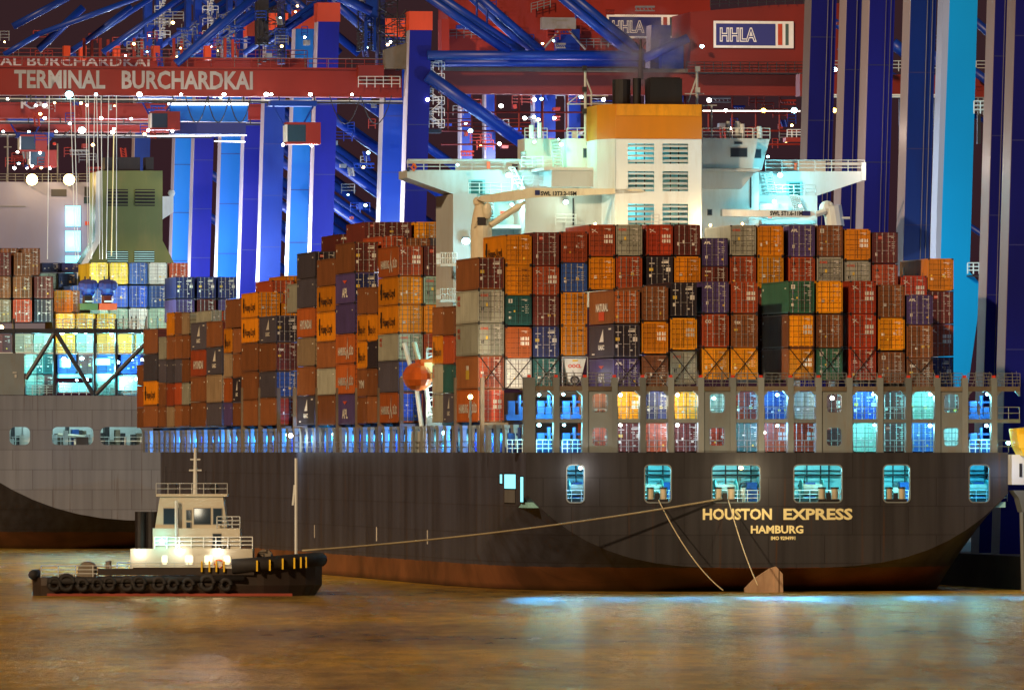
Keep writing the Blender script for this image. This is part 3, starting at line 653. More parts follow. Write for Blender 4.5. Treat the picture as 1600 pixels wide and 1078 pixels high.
# equipment in the two leftmost bays behind the frames
for j, (px0, px1) in enumerate(((836, 864), (876, 908), (1512, 1548), (790, 822))):
    xa, xb = S1.x(px0, 4), S1.x(px1, 4)
    b = MB().mat('container_blue')
    for zz in (DZ, Z1+.05): b.box(xa, xb, 3.6, 4.6, zz, zz+.5).box(xa+.2, xa+.8, 3.8, 4.4, zz+.5, zz+1.7).tube([(xa+1.2, 3.9, zz+.5), (xa+1.2, 3.9, zz+2.2)], .16, 8).tube([(xa+.9, 3.9, zz+1.6), (xb-.1, 3.9, zz+1.6)], .1, 8).box(xb-.7, xb-.2, 3.7, 4.3, zz+.5, zz+1.2)
    b.mat('house_white').rail((xa, 3.2, DZ), (xb, 3.2, DZ), 1.1, .04, 3, .5).build('deck_machinery', ship)
# lamps of the stern frames
for (px, py, w, c) in [(842, 617, 260, CY), (880, 616, 260, CY), (842, 664, 260, CY), (881, 664, 260, CY), (969, 617, 200, (1, .95, .8)), (1058, 617, 200, (1, .92, .75)), (969, 664, 180, (.8, .85, 1)), (1058, 664, 180, (.8, .85, 1)),
 (1194, 676, 110, (1, .95, .9)), (1214, 617, 260, BL), (1214, 665, 200, BL), (1364, 616, 260, CY), (1453, 616, 260, CY), (1453, 665, 200, CY), (1366, 664, 240, CY), (1542, 616, 260, CY), (1541, 665, 260, CY), (1575, 692, 120, CY), (1500, 622, 60, CY), (1115, 622, 120, CY), (1300, 622, 60, WH)]:
    p = S1.V(px, py, 1.6); lamp(ship, (p.x, 1.5, p.z), .17, 'lamp_cyan' if c in (CY, BL) else 'lamp_white', w*2.6, c, (0, .9, -.25))
lamp(ship, tuple(S1.V(907, 731, -.5)), .28, 'lamp_white', 220, WH); lamp(ship, tuple(S1.V(1158, 731, -.3)), .16, 'lamp_warm', 700, (1, .8, .5), (1.5, -5, -.5))
for px, w in ((925, 1.0), (1035, 1.2), (1150, 1.6), (1235, 1.2), (1400, 1.4), (1520, 1.7), (820, .7)):
    q = S1.V(px, 731, -.4); spot(ship, (q.x, q.y, 11.4), (q.x, -34, 0), 30000*w*random.uniform(.6, 1.4), (.03, .33, 1), random.uniform(20, 30), .3, 1.0)  # unseen spots added to tint the water blue below the stern
# crossed lashing rods in front of the lowest boxes
for px, s, yt, yb in [(1003, SA, 554, 606), (1048, SA, 548, 600), (1098, SA, 543, 592), (1143, SA, 543, 592), (1231.5, SA, 543, 592), (1276, SA, 543, 593), (1328, SA, 543, 594), (1417, SA, 559, 600), (833, SB, 559, 607), (747, SB, 555, 607), (958.5, SA, 559, 607), (790, SB, 559, 607)]:
    a, c = S1.V(px+2, yb, s-.12), S1.V(px+40, yt+2, s-.12); d, e = S1.V(px+40, yb, s-.12), S1.V(px+2, yt+2, s-.12)
    MB().mat('groove_shade_and_rod').tube([a, c], .045, 4).tube([d+Vector((0, -.06, 0)), e+Vector((0, -.06, 0))], .035, 4).build('lashing_rods', ship)
# deck stanchions and tall lashing posts along the port side
s0 = S1.s(815, XS); 
k = 0; s = s0
while s < 262 and k < 92:
    zt_ = S1.V(700, 664, S1.s(700, XS)).z
    b = MB().mat('lash_grey').box(-21.25, -20.9, s-.75, s+.75, DZ, zt_-.35).box(-21.3, -20.4, s-.9, s+.9, zt_-.35, zt_-.05)
    b.build('deck_stanchion', ship); s += 4.57; k += 1
for pn in (749+4, 709+3, 622+5, 589+3.5, 553.5+4, 523.5+4, 491.5+4, 460, 431+4, 402.5+3.5, 376+3):
    s = S1.s(pn, XS)-.0; b = MB().mat('lash_beam').box(-21.35, -21.0, s-.22, s+.22, DZ, S1.V(pn, 590 if pn > 600 else 606, s).z)
    b.box(-21.2, 0, s-.25, s+.25, 14.5, 14.9).build('lashing_post', ship)
dkb = MB().mat('rail_grey').rail((-21.2, 27, DZ), (-21.2, 262, DZ), 1.0, .05, 2, 3.0).build('railing', ship)
bw = MB().mat('crane_blue').box(-18.75, -18.65, 41, 262, DZ+.05, DZ+1.75).box(-18.75, -18.65, 27, 39, DZ+.05, DZ+1.75).mat('gap_dark').box(-19.9, -18.65, 27, 262, DZ+2.15, DZ+2.75).mat('sign_blue')  # blue of the deck light is put into the panel paint
for k in range(34):
    s = 30+k*6.9; bw.box(-18.9, -18.75, s, s+1.2, DZ+.1, DZ+2.1)
bw.build('hatch_side_panels', ship)
for k in range(20): point(None, (-20.0, 32+k*11.6, 13.6), 900, (.02, .3, 1), .2, ship)
for s in (50, 88, 118, 150, 190): MB().mat('lamp_cyan').ball((-20.6, s, 14.0), .18, 8).build('lamp', ship)
# house bay gap: stair tower, lifeboat, gallery at the port side (between side rows 1 and 2)
sg = S1.s(668, XS)
b = MB().mat('house_white'); b.box(-21.0, -18.8, sg+1, sg+11, DZ, 14.2)
for k in range(6):
    z = 14.2+k*1.35; b.rail((-21.1, sg+1, z), (-17.5, sg+1, z), .9, .05, 2, .8)
    b.tube([(-21.1, sg+1, z), (-18.0, sg+1.2, z+1.35)], .09, 5)
for x in (-21.1, -19.2, -17.4): b.tube([(x, sg+1, DZ), (x, sg+1, 21.5)], .1, 6)
b.build('stair_tower', ship)
MB().mat('lash_grey').box(-21.3, -19.0, sg-.6, sg, S1.V(650, 678, sg).z, S1.V(650, 652, sg).z).build('screen_panel', ship)
MB().mat('steel_dark').box(-21.3, -17.6, sg-.9, sg-.5, 12.9, 14.3).ball((-19.4, sg-.8, 14.0), .9, 10).build('mooring_gear', ship)
lb = S1.V(662, 588, sg-3)
bb = MB().mat('boat_orange').ball((lb.x, lb.y+3.5, lb.z), 1.35, 14, (.95, 3.0, 1.0)).box(lb.x-.1, lb.x+1.2, lb.y+1, lb.y+4.5, lb.z+.2, lb.z+1.6)
boat = bb.build('lifeboat', None, smooth=False); boat.matrix_world = S1.mat(); tag(boat, 'orange enclosed lifeboat hanging in white davits beside the side containers', 'lifeboat')
MB().mat('label_cream').box(lb.x+.2, lb.x+1.1, lb.y-.02+.9, lb.y+1.0, lb.z+.4, lb.z+1.3).build('window', boat)
dv_ = MB().mat('house_white').tube([(lb.x+1.5, sg+1.5, 14), (lb.x+.9, sg+1, 18), (lb.x-.4, sg+.2, lb.z+3.2)], .22, 7).tube([(lb.x+1.5, sg+7, 14), (lb.x+.9, sg+6.6, 18), (lb.x-.4, sg+6, lb.z+3.2)], .22, 7).mat('crane_ochre').tube([(lb.x-.4, sg+.2, lb.z+3.2), (lb.x+.2, sg+.4, lb.z+1.2)], .25, 7).build('davit', ship)
point(None, (-20.2, sg-1.5, 17), 700, (.8, 1, .95), .3, ship); point(None, (-19.6, sg-2.5, 21.5), 900, CY, .3, ship); point(None, (-20.5, sg-1.5, 13.3), 260, CY, .3, ship)
# port-side door with light, and a lit ladder streak forward
a = S1.V(790, 768, S1.s(797, -W1)); 
def side_open(px0, px1, y0, y1, mat):
    sa, sb = S1.s(px1, -W1), S1.s(px0, -W1); z1, z0 = S1.V((px0+px1)/2, y0, (sa+sb)/2).z, S1.V((px0+px1)/2, y1, (sa+sb)/2).z
    b = MB().mat('gap_dark').box(-W1-.03, -W1+.05, sa-.15, sb+.15, z0-.12, z1+.12).mat(mat).box(-W1-.05, -W1+.05, sa, sb, z0, z1)
    return b.build('side_port', ship)
side_open(789, 806, 741, 763, 'window_cyan'); side_open(782, 785, 741, 755, 'window_cyan'); side_open(814, 818, 745, 784, 'window_cyan'); 
side_open(789, 805, 765, 785, 'rail_grey')
for px, y0, y1 in ((491.5, 820, 840), (588.5, 823, 845), (668, 828, 850)):
    s = S1.s(px, -W1); MB().mat('label_white').box(-W1-.03, -W1+.02, s-.18, s+.18, S1.V(px, y1, s).z, S1.V(px, y0, s).z).build('draught_mark', ship)
sl = S1.s(468, -W1); point(None, (-W1-1.6, sl, 13.5), 500, (.7, .9, 1), .2, ship); MB().mat('lamp_white').ball((-W1-.9, sl, 13.9), .22, 8).mat('rail_grey').tube([(-W1, sl, 13.9), (-W1-.9, sl, 13.9)], .06, 5).build('lamp', ship)
# name, port and number on the transom
def name_text(txt, pxc, y0, y1, w, part='name_lettering'):
    z0, z1 = S1.V(pxc, y1, 0).z, S1.V(pxc, y0, 0).z; b = MB().mat('label_cream')
    vs, fs = text_mesh(txt, 1, .035, None, 'CENTER'); hh = max(v[1] for v in vs); x0 = min(v[0] for v in vs); x1 = max(v[0] for v in vs)
    wm = S1.x(pxc+w/2, 0)-S1.x(pxc-w/2, 0); xc = S1.x(pxc, 0)
    b.add([(xc+(v[0]-(x0+x1)/2)/(x1-x0)*wm, -.045, z0+v[1]/hh*(z1-z0)) for v in vs], fs); return b.build(part, ship)
name_text('HOUSTON', 1152, 794, 811, 108); name_text('EXPRESS', 1278, 794, 811, 108); name_text('HAMBURG', 1214, 820.5, 832.5, 82, 'port_lettering'); name_text('IMO 9294991', 1223.5, 837.5, 843, 38, 'number_lettering')
# rudder head standing out of the water under the stern
r0 = S1.V(1165, 921, -1.2); rt = S1.V(1213, 884, -1.2); r1 = S1.V(1224, 922, -1.2)
MB().mat('rudder_buff').prism([(r0.x, -1), (r0.x, .35), (S1.x(1180, -1.2), 1.2), (rt.x-.5, 2.1), (rt.x, 2.25), (S1.x(1223, -1.2), 1.6), (r1.x, -.5), (r1.x, -1)], -1.2, -.5).box(S1.x(1210, -1.2), S1.x(1216, -1.2), -1.35, -1.2, -1, 2.0).build('rudder', ship)
# ------------------------------------------------------------------ superstructure
HS = 54.; 
sup = MB()
def fb(b, px0, py0, px1, py1, s, d, mat=None):
    if mat: b.mat(mat)
    p, q = S1.V(px0, py1, s), S1.V(px1, py0, s); return b.box(p.x, q.x, s, s+d, p.z, q.z)
# accommodation block, level by level
house = MB().mat('house_white')
fb(house, 820, 292, 961, 480, 58, 12); fb(house, 1097, 262, 1186, 480, 58, 12); fb(house, 1186, 306, 1277, 480, 60, 10)
fb(house, 708, 303, 745, 700, 60, 10); fb(house, 745, 304, 820, 480, 64, 6)
fb(house, 862, 264, 961, 292, 55.5, 15); 
house.build('accommodation_block', ship)
lou = [(981, 1022), (1035, 1075)]; rows_ = [(225, 256), (268, 299), (319, 351)]
hs = []
for a, c in lou:
    for y0, y1 in rows_:
        p, q = S1.V(a, y1, 51), S1.V(c, y0, 51); hs.append([(p.x, p.z), (q.x, p.z), (q.x, q.z), (p.x, q.z)])
p, q = S1.V(961, 480, 51), S1.V(1096, 217, 51)
plate('casing_front', [(p.x, p.z), (q.x, p.z), (q.x, q.z), (p.x, q.z)], hs, 50.9, .12, 'house_white', ship)
cs = MB().mat('house_white'); X0, X1 = p.x, q.x; X0b = S1.x(938, 51+6.5)+1.2
cs.box(X0, X0+.15, 51.02, 58, p.z, q.z).box(X1-.15, X1, 51.02, 58, p.z, q.z).box(X0, X1, 51.02, 58, q.z-.2, q.z-.02).mat('deck_cyan').box(X0+.2, X1-.2, 54.5, 54.6, p.z, q.z-.3)
for k, (a, c) in enumerate(lou):
    for y0, y1 in rows_:
        zc = S1.V(a, (y0+y1)/2, 51).z; cs.box(S1.x(a, 51), S1.x(c, 51), 52.6, 54.4, zc-.9, zc-.7)
cs.build('casing_walls', ship)
for a, c in lou:
    for y0, y1 in rows_:
        b = MB().mat('house_white'); xa, xb = S1.x(a, 51)+.03, S1.x(c, 51)-.03; za, zz = S1.V(a, y1, 51).z, S1.V(a, y0, 51).z
        n = 4
        for k in range(n):
            z = za+(k+.35)*(zz-za)/n; b.add([(xa, 50.95, z), (xb, 50.95, z), (xb, 51.25, z+.17), (xa, 51.25, z+.17), (xa, 50.95, z+.07), (xb, 50.95, z+.07), (xb, 51.25, z+.24), (xa, 51.25, z+.24)], [(0, 1, 5, 4), (4, 5, 6, 7), (3, 2, 1, 0), (2, 3, 7, 6)])
        b.mat('steel_dark')
        for k in range(1, 3): x = xa+(xb-xa)*k/3; b.box(x-.05, x+.05, 51.3, 51.4, za, zz)
        b.build('louvre', ship)
for z in (19.5, 29, 35, 40): point(None, ((X0+X1)/2-2, 53.4, S1.V(1000, 240, 51).z-(40-z)), 130, CY if z > 30 else (1, .85, .6), .2, ship); 
# orange funnel with a lighter upper band and angled port face
pz0, pz1 = S1.V(961, 217, 51).z, S1.V(961, 163, 51).z; xm = S1.x(951, 51)
fn = MB().mat('casing_orange'); xl = X0-1.25
pl_ = [(X0, 50.8), (X1, 50.8), (X1, 59), (xl, 59), (xl, 53.6)]
fn.add([(x, y, pz0) for x, y in pl_]+[(x, y, pz1) for x, y in pl_], [(i, (i+1) % 5, (i+1) % 5+5, i+5) for i in range(5)]+[(9, 8, 7, 6, 5)[::-1], (0, 4, 3, 2, 1)])
zb2 = S1.V(961, 181, 51).z
fn.mat('container_amber').box(X0+.1, X1-.05, 50.72, 50.79, zb2, pz1).build('funnel', ship)
MB().mat('sign_blue').box(xl+.45, xl+.5, 53.0, 53.4, pz0+.5, pz0+2).build('funnel_emblem', ship)
MB().mat('house_white').add([(x, y, z) for z in (S1.V(961, 300, 51).z, pz0) for x, y in pl_], [(i, (i+1) % 5, (i+1) % 5+5, i+5) for i in (3, 4)]).build('casing_shoulder', ship)
for a, c, y in ((960, 988, 124), (992, 1004.5, 122), (1016, 1066, 123)):
    xa, xb = S1.x(a, 52), S1.x(c, 52); z1_ = S1.V(a, y, 52).z; w = (xb-xa)
    b = MB().mat('funnel_black')
    if w > 2: b.box(xa, xb, 52, 52+w*.9, pz1, z1_).box(xa+.15, xb-.15, 52.15, 52+w*.9-.15, z1_, z1_+.12)
    else: b.tube([((xa+xb)/2, 53, pz1), ((xa+xb)/2, 53, z1_)], w/2, 14)
    b.build('exhaust_pipe', ship)
# radar mast and signal masts
def Q(px, py, s): return tuple(S1.V(px, py, s))
m = MB().mat('steel_dark').tube([Q(1001, 125, 56), Q(1001, 62, 56)], [.28, .1], 8)
for y, w in ((108, 11), (96, 7), (84, 5)): m.tube([Q(1001-w, y, 56), Q(1001+w, y, 56)], .07, 5)
m.tube([Q(993, 66, 56), Q(1001, 80, 56), Q(1009, 66, 56)], .06, 5).build('mast', ship)
m = MB().mat('rail_white').tube([Q(914.5, 217, 57), Q(914.5, 105, 57)], .13, 6).tube([Q(914.5, 120, 57), Q(924, 145, 57), Q(924, 165, 57)], .08, 5).tube([Q(886, 163, 57), Q(958, 163, 57)], .06, 5).tube([Q(886, 163, 57), Q(903, 150, 57), Q(950, 150, 57)], .06, 5).mat('steel_dark')
for y in (107, 140, 174): fb(m, 911, y-4, 917, y+4, 56.6, .4)
m.build('signal_mast', ship)
m = MB().mat('rail_white').tube([Q(1089, 163, 57), Q(1089, 105, 57)], .13, 6).tube([Q(1089, 120, 57), Q(1075, 160, 57)], .08, 5).tube([Q(1070, 147, 57), Q(1100, 147, 57)], .06, 5).tube([Q(1112, 217, 57), Q(1112, 165, 57)], .09, 5).tube([Q(1097, 165, 57), Q(1120, 165, 57)], .06, 5).mat('house_white').tube([Q(1138, 216, 60), Q(1138, 190, 60)], .2, 8)
fb(m, 1087, 104, 1094, 112, 56.6, .4); fb(m, 1087, 137, 1094, 145, 56.6, .4); m.build('signal_mast', ship)
# wheelhouse blocks either side of the casing
b = MB().mat('house_white'); fb(b, 885, 217, 950, 262, 59, 8)
b.prism([(S1.x(1097, 56), S1.V(1097, 263, 56).z), (S1.x(1176, 56), S1.V(1097, 263, 56).z), (S1.x(1184, 56), S1.V(1097, 216, 56).z), (S1.x(1097, 56), S1.V(1097, 216, 56).z)], 56, 64)
b.prism([(S1.x(1170, 58), S1.V(1097, 266, 58).z), (S1.x(1190, 58), S1.V(1097, 266, 58).z), (S1.x(1203, 58), S1.V(1097, 217, 58).z), (S1.x(1178, 58), S1.V(1097, 217, 58).z)], 58.02, 66)
fb(b, 820, 217, 872, 266, 64, 4); fb(b, 1097, 264, 1188, 268, 55.6, 10); fb(b, 850, 262, 961, 266, 55.4, 10)
b.prism([(S1.x(1097, 56.5), S1.V(1097, 295, 56.5).z), (S1.x(1158, 56.5), S1.V(1097, 295, 56.5).z), (S1.x(1180, 56.5), S1.V(1097, 268, 56.5).z), (S1.x(1097, 56.5), S1.V(1097, 268, 56.5).z)], 56.5, 60)
b.build('wheelhouse', ship)
def window(px0, py0, px1, py1, s, mat='window_dark', fr='rail_grey'):
    b = MB(); fb(b, px0-1, py0-1, px1+1, py1+1, s-.05, .05, fr); w = b.build('window', ship)
    fb(MB(), px0, py0, px1, py1, s-.08, .03, mat).build('pane', w)
window(912, 233, 943, 246, 59); window(1142, 232, 1167, 245, 56); window(1175, 234, 1189, 247, 58.02); window(917, 223.5, 931, 226, 59); window(1148, 222.5, 1159, 225, 56)
window(814, 238, 821, 247, 64); window(1106, 328, 1112, 336, 58); window(1148, 335, 1155, 338, 58); window(1128, 334, 1134, 337, 58)
b = MB(); fb(b, 912, 200, 957, 201.2, 59, .1, 'rail_white')
for px0, px1, s in ((886, 950, 59.2), (1097, 1176, 56.3), (1178, 1203, 58.3), (820, 855, 64.3)):
    p, q = S1.V(px0, 217, s), S1.V(px1, 217, s); b.mat('rail_white').rail(p, q, .98, .04, 3, 1.0)
b.build('deck_rail', ship)
b = MB().mat('house_white')
for px, h_ in ((830, 20), (843, 24), (1152, 26), (1160, 22), (1186, 18)): b.tube([Q(px, 216, 62), Q(px, 216-h_, 62)], .22, 7)
fb(b, 1150, 192, 1157, 216, 62, .6); fb(b, 895, 205, 903, 216, 62, .6); b.build('roof_vents', ship)
# bridge wings
def wing(poly, y0, d, name='bridge_wing'):
    b = MB().mat('house_white'); s = y0; b.prism([(S1.x(x, s), S1.V(x, y, s).z) for x, y in poly], s, s+d)
    return b
w = wing([(636, 266), (636, 278), (708, 303.5), (820, 303.5), (850, 303.5), (850, 266)], 62.5, 5)
w.mat('steel_dark'); fb(w, 636, 262, 640, 268, 62.4, .1); w.mat('rail_white')
w.rail(S1.V(637, 266, 62.6), S1.V(838, 266, 62.6), 1.0, .045, 3, 1.5); w.mat('house_white'); fb(w, 636, 252, 838, 256, 67.2, .3); fb(w, 712, 250, 800, 266, 67, .2); fb(w, 640, 250, 838, 252, 62.6, .08)
w.build('bridge_wing', ship)
w = wing([(1180, 268), (1352, 268), (1352, 281), (1277, 306), (1180, 306)], 62.5, 5); w.mat('rail_white')
w.rail(S1.V(1196, 268, 62.6), S1.V(1351, 268, 62.6), 1.05, .045, 3, 1.5); w.mat('house_white'); fb(w, 1196, 254, 1351, 258, 67.2, .3); fb(w, 1196, 252, 1290, 268, 67, .2); fb(w, 1346, 254, 1353, 282, 62.4, .15)
w.build('bridge_wing', ship)
for (a, c, y0, y1) in ((732, 758, 281, 303), (1229, 1254, 284, 306)):   # tall doors under the wings
    b = MB(); fb(b, a, y0, c, y1, 62.43, .06, 'mint_door' if 0 else 'deck_cyan'); d = b.build('door', ship); fb(MB(), a+4, y0+2, c-4, y1, 62.40, .025, 'container_teal').build('pane', d)
# inclined ladders
def ladder(px0, py0, px1, py1, s, w=4, n=8):
    b = MB().mat('house_white')
    for dx in (-w, w): b.tube([Q(px0+dx, py0, s), Q(px1+dx, py1, s)], .09, 5)
    for k in range(n+1):
        t = k/n; b.tube([Q(px0+(px1-px0)*t-w, py0+(py1-py0)*t, s), Q(px0+(px1-px0)*t+w, py0+(py1-py0)*t, s)], .08, 4)
    b.build('ladder', ship)
ladder(799, 262, 814, 292, 61.8); ladder(1200, 272, 1208, 305, 61.8, 6); ladder(1240, 306, 1250, 330, 59.5, 7); ladder(868, 220, 872, 262, 58.5, 7); ladder(768, 315, 768, 350, 63.5, 3)
b = MB()
for k, (px0, px1, py, s) in enumerate(((732, 800, 303, 62), (800, 866, 292, 60), (868, 900, 352, 57), (1188, 1275, 306, 60), (1170, 1190, 348, 57), (1018, 1030, 352, 50), (815, 865, 262, 62))):
    b.mat('rail_white').rail(S1.V(px0, py, s), S1.V(px1, py, s), 1.0, .045, 3, 1.0)
b.build('deck_rail', ship)
b = MB(); fb(b, 905, 292, 961, 296, 56.5, 3, 'house_white'); fb(b, 745, 352, 905, 357, 60, 6); fb(b, 895, 240+70, 897, 352, 57.8, .2, 'steel_dark'); b.mat('house_white'); fb(b, 1187, 318, 1232, 328, 58.5, 2); fb(b, 1190, 345, 1275, 350, 57, 6); fb(b, 1172, 275, 1174, 325, 57.9, .15, 'steel_dark'); b.build('side_decks', ship)
b = MB(); fb(b, 782, 330, 790, 338, 63.9, .1, 'label_red'); fb(b, 761, 253, 766, 264, 62.3, .2); fb(b, 1241, 255, 1245, 266, 62.3, .2); b.mat('boat_orange').tube([Q(647, 256, 62.4), Q(650, 262, 62.4), Q(647, 267, 62.4), Q(643, 262, 62.4), Q(647, 256, 62.4)], .12, 5); fb(b, 1200, 336, 1206, 341, 57, .2, 'label_red'); b.build('fire_equipment', ship)
# little galleries beside the port wall
for y0, y1 in ((412, 416), (468, 472)):
    b = MB(); p, q = S1.V(688, y1, 57), S1.V(714, y0, 57); b.mat('house_white').box(p.x, q.x+.6, 57, 59, p.z, q.z)
    for sx in (p.x,): b.rail((sx, 57, q.z), (sx, 59, q.z), 1.0, .06, 2, .5)
    b.rail((p.x, 57, q.z), (q.x, 57, q.z), 1.0, .05, 2, .22); b.build('gallery', ship)
# provision cranes
c1 = MB().mat('crane_ochre')
c1.tube([Q(752, 410, 52), Q(752, 360, 52)], 1.0, 14).tube([Q(752, 360, 52), Q(752, 340, 52), Q(750, 318, 52)], [1.0, .85, .45], 14).ball(Q(748, 316, 52), .55, 10)
jib = [(745, 312), (752, 306), (800, 298), (830, 294), (1000, 295.5), (1010, 300), (1000, 301.5), (830, 309), (812, 313), (760, 317)]
c1.prism([(S1.x(x, 51), S1.V(x, y, 51).z) for x, y in jib], 50.9, 51.7).tube([Q(766, 352, 51.5), Q(812, 322, 51.5)], .3, 8).tube([Q(812, 322, 51.5), Q(820, 316, 51.5)], .18, 8)
c1.mat('steel_dark').box(S1.x(745, 51.5), S1.x(758, 51.5), 51.0, 52.4, S1.V(750, 352, 52).z, S1.V(750, 340, 52).z).mat('crane_ochre').ball(Q(762, 330, 51), .5, 10, (.8, .5, 1.6))
for k in range(5): c1.tube([Q(740, 356, 51.2), Q(748+k*4, 340, 51.2)], .04, 4)
pc = c1.build('provision_crane', ship)
t = MB().mat('label_black'); zq = S1.V(870, 305.5, 50.8).z; put_text(t, 'SWL 13T3.2-15M', .52, (S1.x(873, 50.85), 50.86, zq), bold=.02, width=S1.x(900, 50.85)-S1.x(844, 50.85)); fb(t, 836, 297.5, 843.5, 305, 50.84, .05, 'sign_blue'); t.build('crane_lettering', pc)
c2 = MB().mat('house_white').prism([(S1.x(x, 55), S1.V(x, y, 55).z) for x, y in [(1128, 327), (1268, 330), (1275, 336), (1262, 340), (1128, 338)]], 54.9, 55.7).ball(Q(1292, 326, 55.5), .75, 12).tube([Q(1305, 355, 55.5), Q(1300, 322, 55.5)], .9, 12).box(S1.x(1296, 55), S1.x(1314, 55), 55, 57, S1.V(1300, 345, 55).z, S1.V(1300, 334, 55).z).tube([Q(1310, 341, 55), Q(1328, 341, 55)], .12, 5).tube([Q(1299, 330, 55), Q(1299, 317, 55)], .1, 5).tube([Q(1275, 335, 55), Q(1290, 330, 55)], .3, 6)
pc2 = c2.build('provision_crane', ship); t = MB().mat('label_black'); put_text(t, 'SWL 5T1.6-11M', .55, (S1.x(1229, 54.8), 54.86, S1.V(1200, 336.5, 54.8).z), bold=.02, width=S1.x(1254, 54.8)-S1.x(1203, 54.8)); fb(t, 1254, 330, 1266, 337, 54.84, .05, 'sign_blue'); t.build('crane_lettering', pc2)
# deck lights of the house
for (px, py, s, w, c, r) in [(795, 274, 61, 900, CY, .35), (1219, 274, 61, 900, CY, .35), (728, 377, 58.5, 350, (.4, .85, 1), .42), (884, 316, 57, 220, (.7, 1, .8), .3), (835, 222, 62, 260, (.2, 1, .7), .15), (877, 226, 58, 380, (.2, 1, .7), .18), (1200, 245, 57, 260, CY, .12), (800, 320, 61, 600, (.35, .95, .85), .2), (1210, 315, 57.5, 420, CY, .2), (1250, 322, 57.5, 200, CY, .15), (715, 258, 61, 200, CY, .12)]:
    q = Q(px, py, s); lamp(ship, q, r, 'lamp_cyan', w, c, (0, -1.6, -.5))
for (px, py, s, w) in [(975, 358, 47, 300), (1110, 352, 50, 560), (1030, 356, 46, 260), (930, 350, 50, 130), (1160, 350, 52, 200)]:
    q = Q(px, py, s); point(None, q, w, (1, .72, .42), .4, ship); MB().mat('lamp_warm').ball(q, .12, 8).mat('steel_dark').tube([(q[0], q[1]+.2, q[2]-3), (q[0], q[1]+.2, q[2])], .06, 5).build('lamp', ship)
point(None, Q(1150, 225, 44), 420, (.25, .75, 1), .4, ship); point(None, Q(900, 235, 46), 120, (.3, 1, .8), .4, ship)  # unseen points added to tint the upper house
point(None, Q(1000, 215, 36), 1500, (.9, 1, .82), .5, ship)  # unseen point added to brighten the casing
# warm work light on the stern corner containers
q = Q(735, 620, 18); spot(ship, q, Q(768, 600, 27), 4200, (1, .8, .55), 70); 
MB().mat('lash_grey').tube([(q[0], q[1], DZ), (q[0], q[1], q[2]+.3)], .12, 6).mat('lamp_warm').ball(q, .22, 8).build('lamp', ship)
point(None, Q(895, 585, 22), 120, (.8, .85, 1), .3, ship); point(None, Q(812, 600, 22), 250, (1, .95, .85), .3, ship); point(None, Q(935, 590, 12.5), 200, (.75, .75, 1), .3, ship)
# silver funnel-shaped tank at the foot of the fourth stack of the rear wall
tk = empty('tank_container', S1.mat() @ Matrix.Translation(S1.V(878, 607, SB)), 'silver tank container with red lettering and funnel-shaped end, under the rear wall', 'tank container')
b = MB().mat('galvanised'); hh = S1.V(878, 556, SB).z-S1.V(878, 607, SB).z-.05
for x in (0, 2.3): b.box(x, x+.1, 0, .1, 0, hh).box(x, x+.1, 5.9, 6., 0, hh)
b.box(0, 2.4, 0, .1, hh-.1, hh).box(.1, 2.3, 0, .1, 0, .1).box(0, .1, 0, 6, hh-.1, hh).box(2.3, 2.4, 0, 6, hh-.1, hh); b.build('frame', tk)
MB().mat('container_white').prism([(.15, hh-.15), (2.25, hh-.15), (1.75, .7), (1.45, .35), (.95, .35), (.65, .7)], .2, 5.8).mat('steel_dark').tube([(1.2, .1, .75), (1.2, .22, .75)], .42, 14).mat('galvanised').tube([(1.2, .02, .75), (1.2, .12, .75)], .25, 12).build('hopper', tk)
t = MB().mat('label_red'); put_text(t, 'OOCL', .42, (1.2, .185, hh-1.0), bold=.02); t.mat('label_yellow').box(1.0, 1.5, .17, .19, hh-.45, hh-.3); t.build('lettering', tk)
# ------------------------------------------------------------------ quay cranes (all in the frame of the quay, x = distance from the near ship's centre line)
LEAN = .030
def crane(label, legs, group='gantry cranes along the quay', xw=27., ztop=66., zcap=None, blue='crane_blue', portal=None):
    r = empty('gantry_crane', S1.mat(), label, 'gantry crane', group)
    for (pe, wpx, mat_) in legs:           # pe = left edge (front face) in the photo at the middle height
        s = S1.s(pe, xw); x0 = S1.x(pe, s); w = S1.x(pe+wpx, s)-x0; zm = S1.V(pe, 250, s).z
        dx = LEAN
        b = MB().mat(mat_); zz = ztop; xb = x0-dx*(zm-3); b.box(xb, xb+w, s, s+3.4, 3, zz, dx*(zz-3))
        # stiffening ribs and plate seams
        o = b.build('leg', r)
        q = MB().mat('sign_blue'); zz2 = 12.
        while zz2 < zz-4:
            q.box(xb+dx*(zz2-3)-.02, xb+w+dx*(zz2-3)+.02, s-.03, s, zz2, zz2+.10); zz2 += 7.3+(int(pe) % 3)*1.1
        q.build('weld_seams', o, split=False)
        ld = MB().mat('rail_grey'); xl_ = xb+w*.72
        for ddx in (0, .5): ld.tube([(xl_+ddx, s-.25, 10), (xl_+ddx+dx*(zz-13), s-.25, zz-3)], .035, 4)
        if pe > 1200: ld.build('ladder', o, split=False)
        e = MB().mat('crane_lit_side').box(xb-.05, xb, s+.05, s+3.35, 3, zz, dx*(zz-3)); e.build('leg_lit_side', o)  # pale sheet painted as lamp light on the leg's left face
        if zcap: xt = xb+dx*(zz-3); MB().mat('crane_cap').box(xt-.1, xt+w+.1, s-.1, s+3.5, zz, zz+zcap).build('leg_cap', r)
    return r
def cz(py, s): return S1.V(700, py, s).z
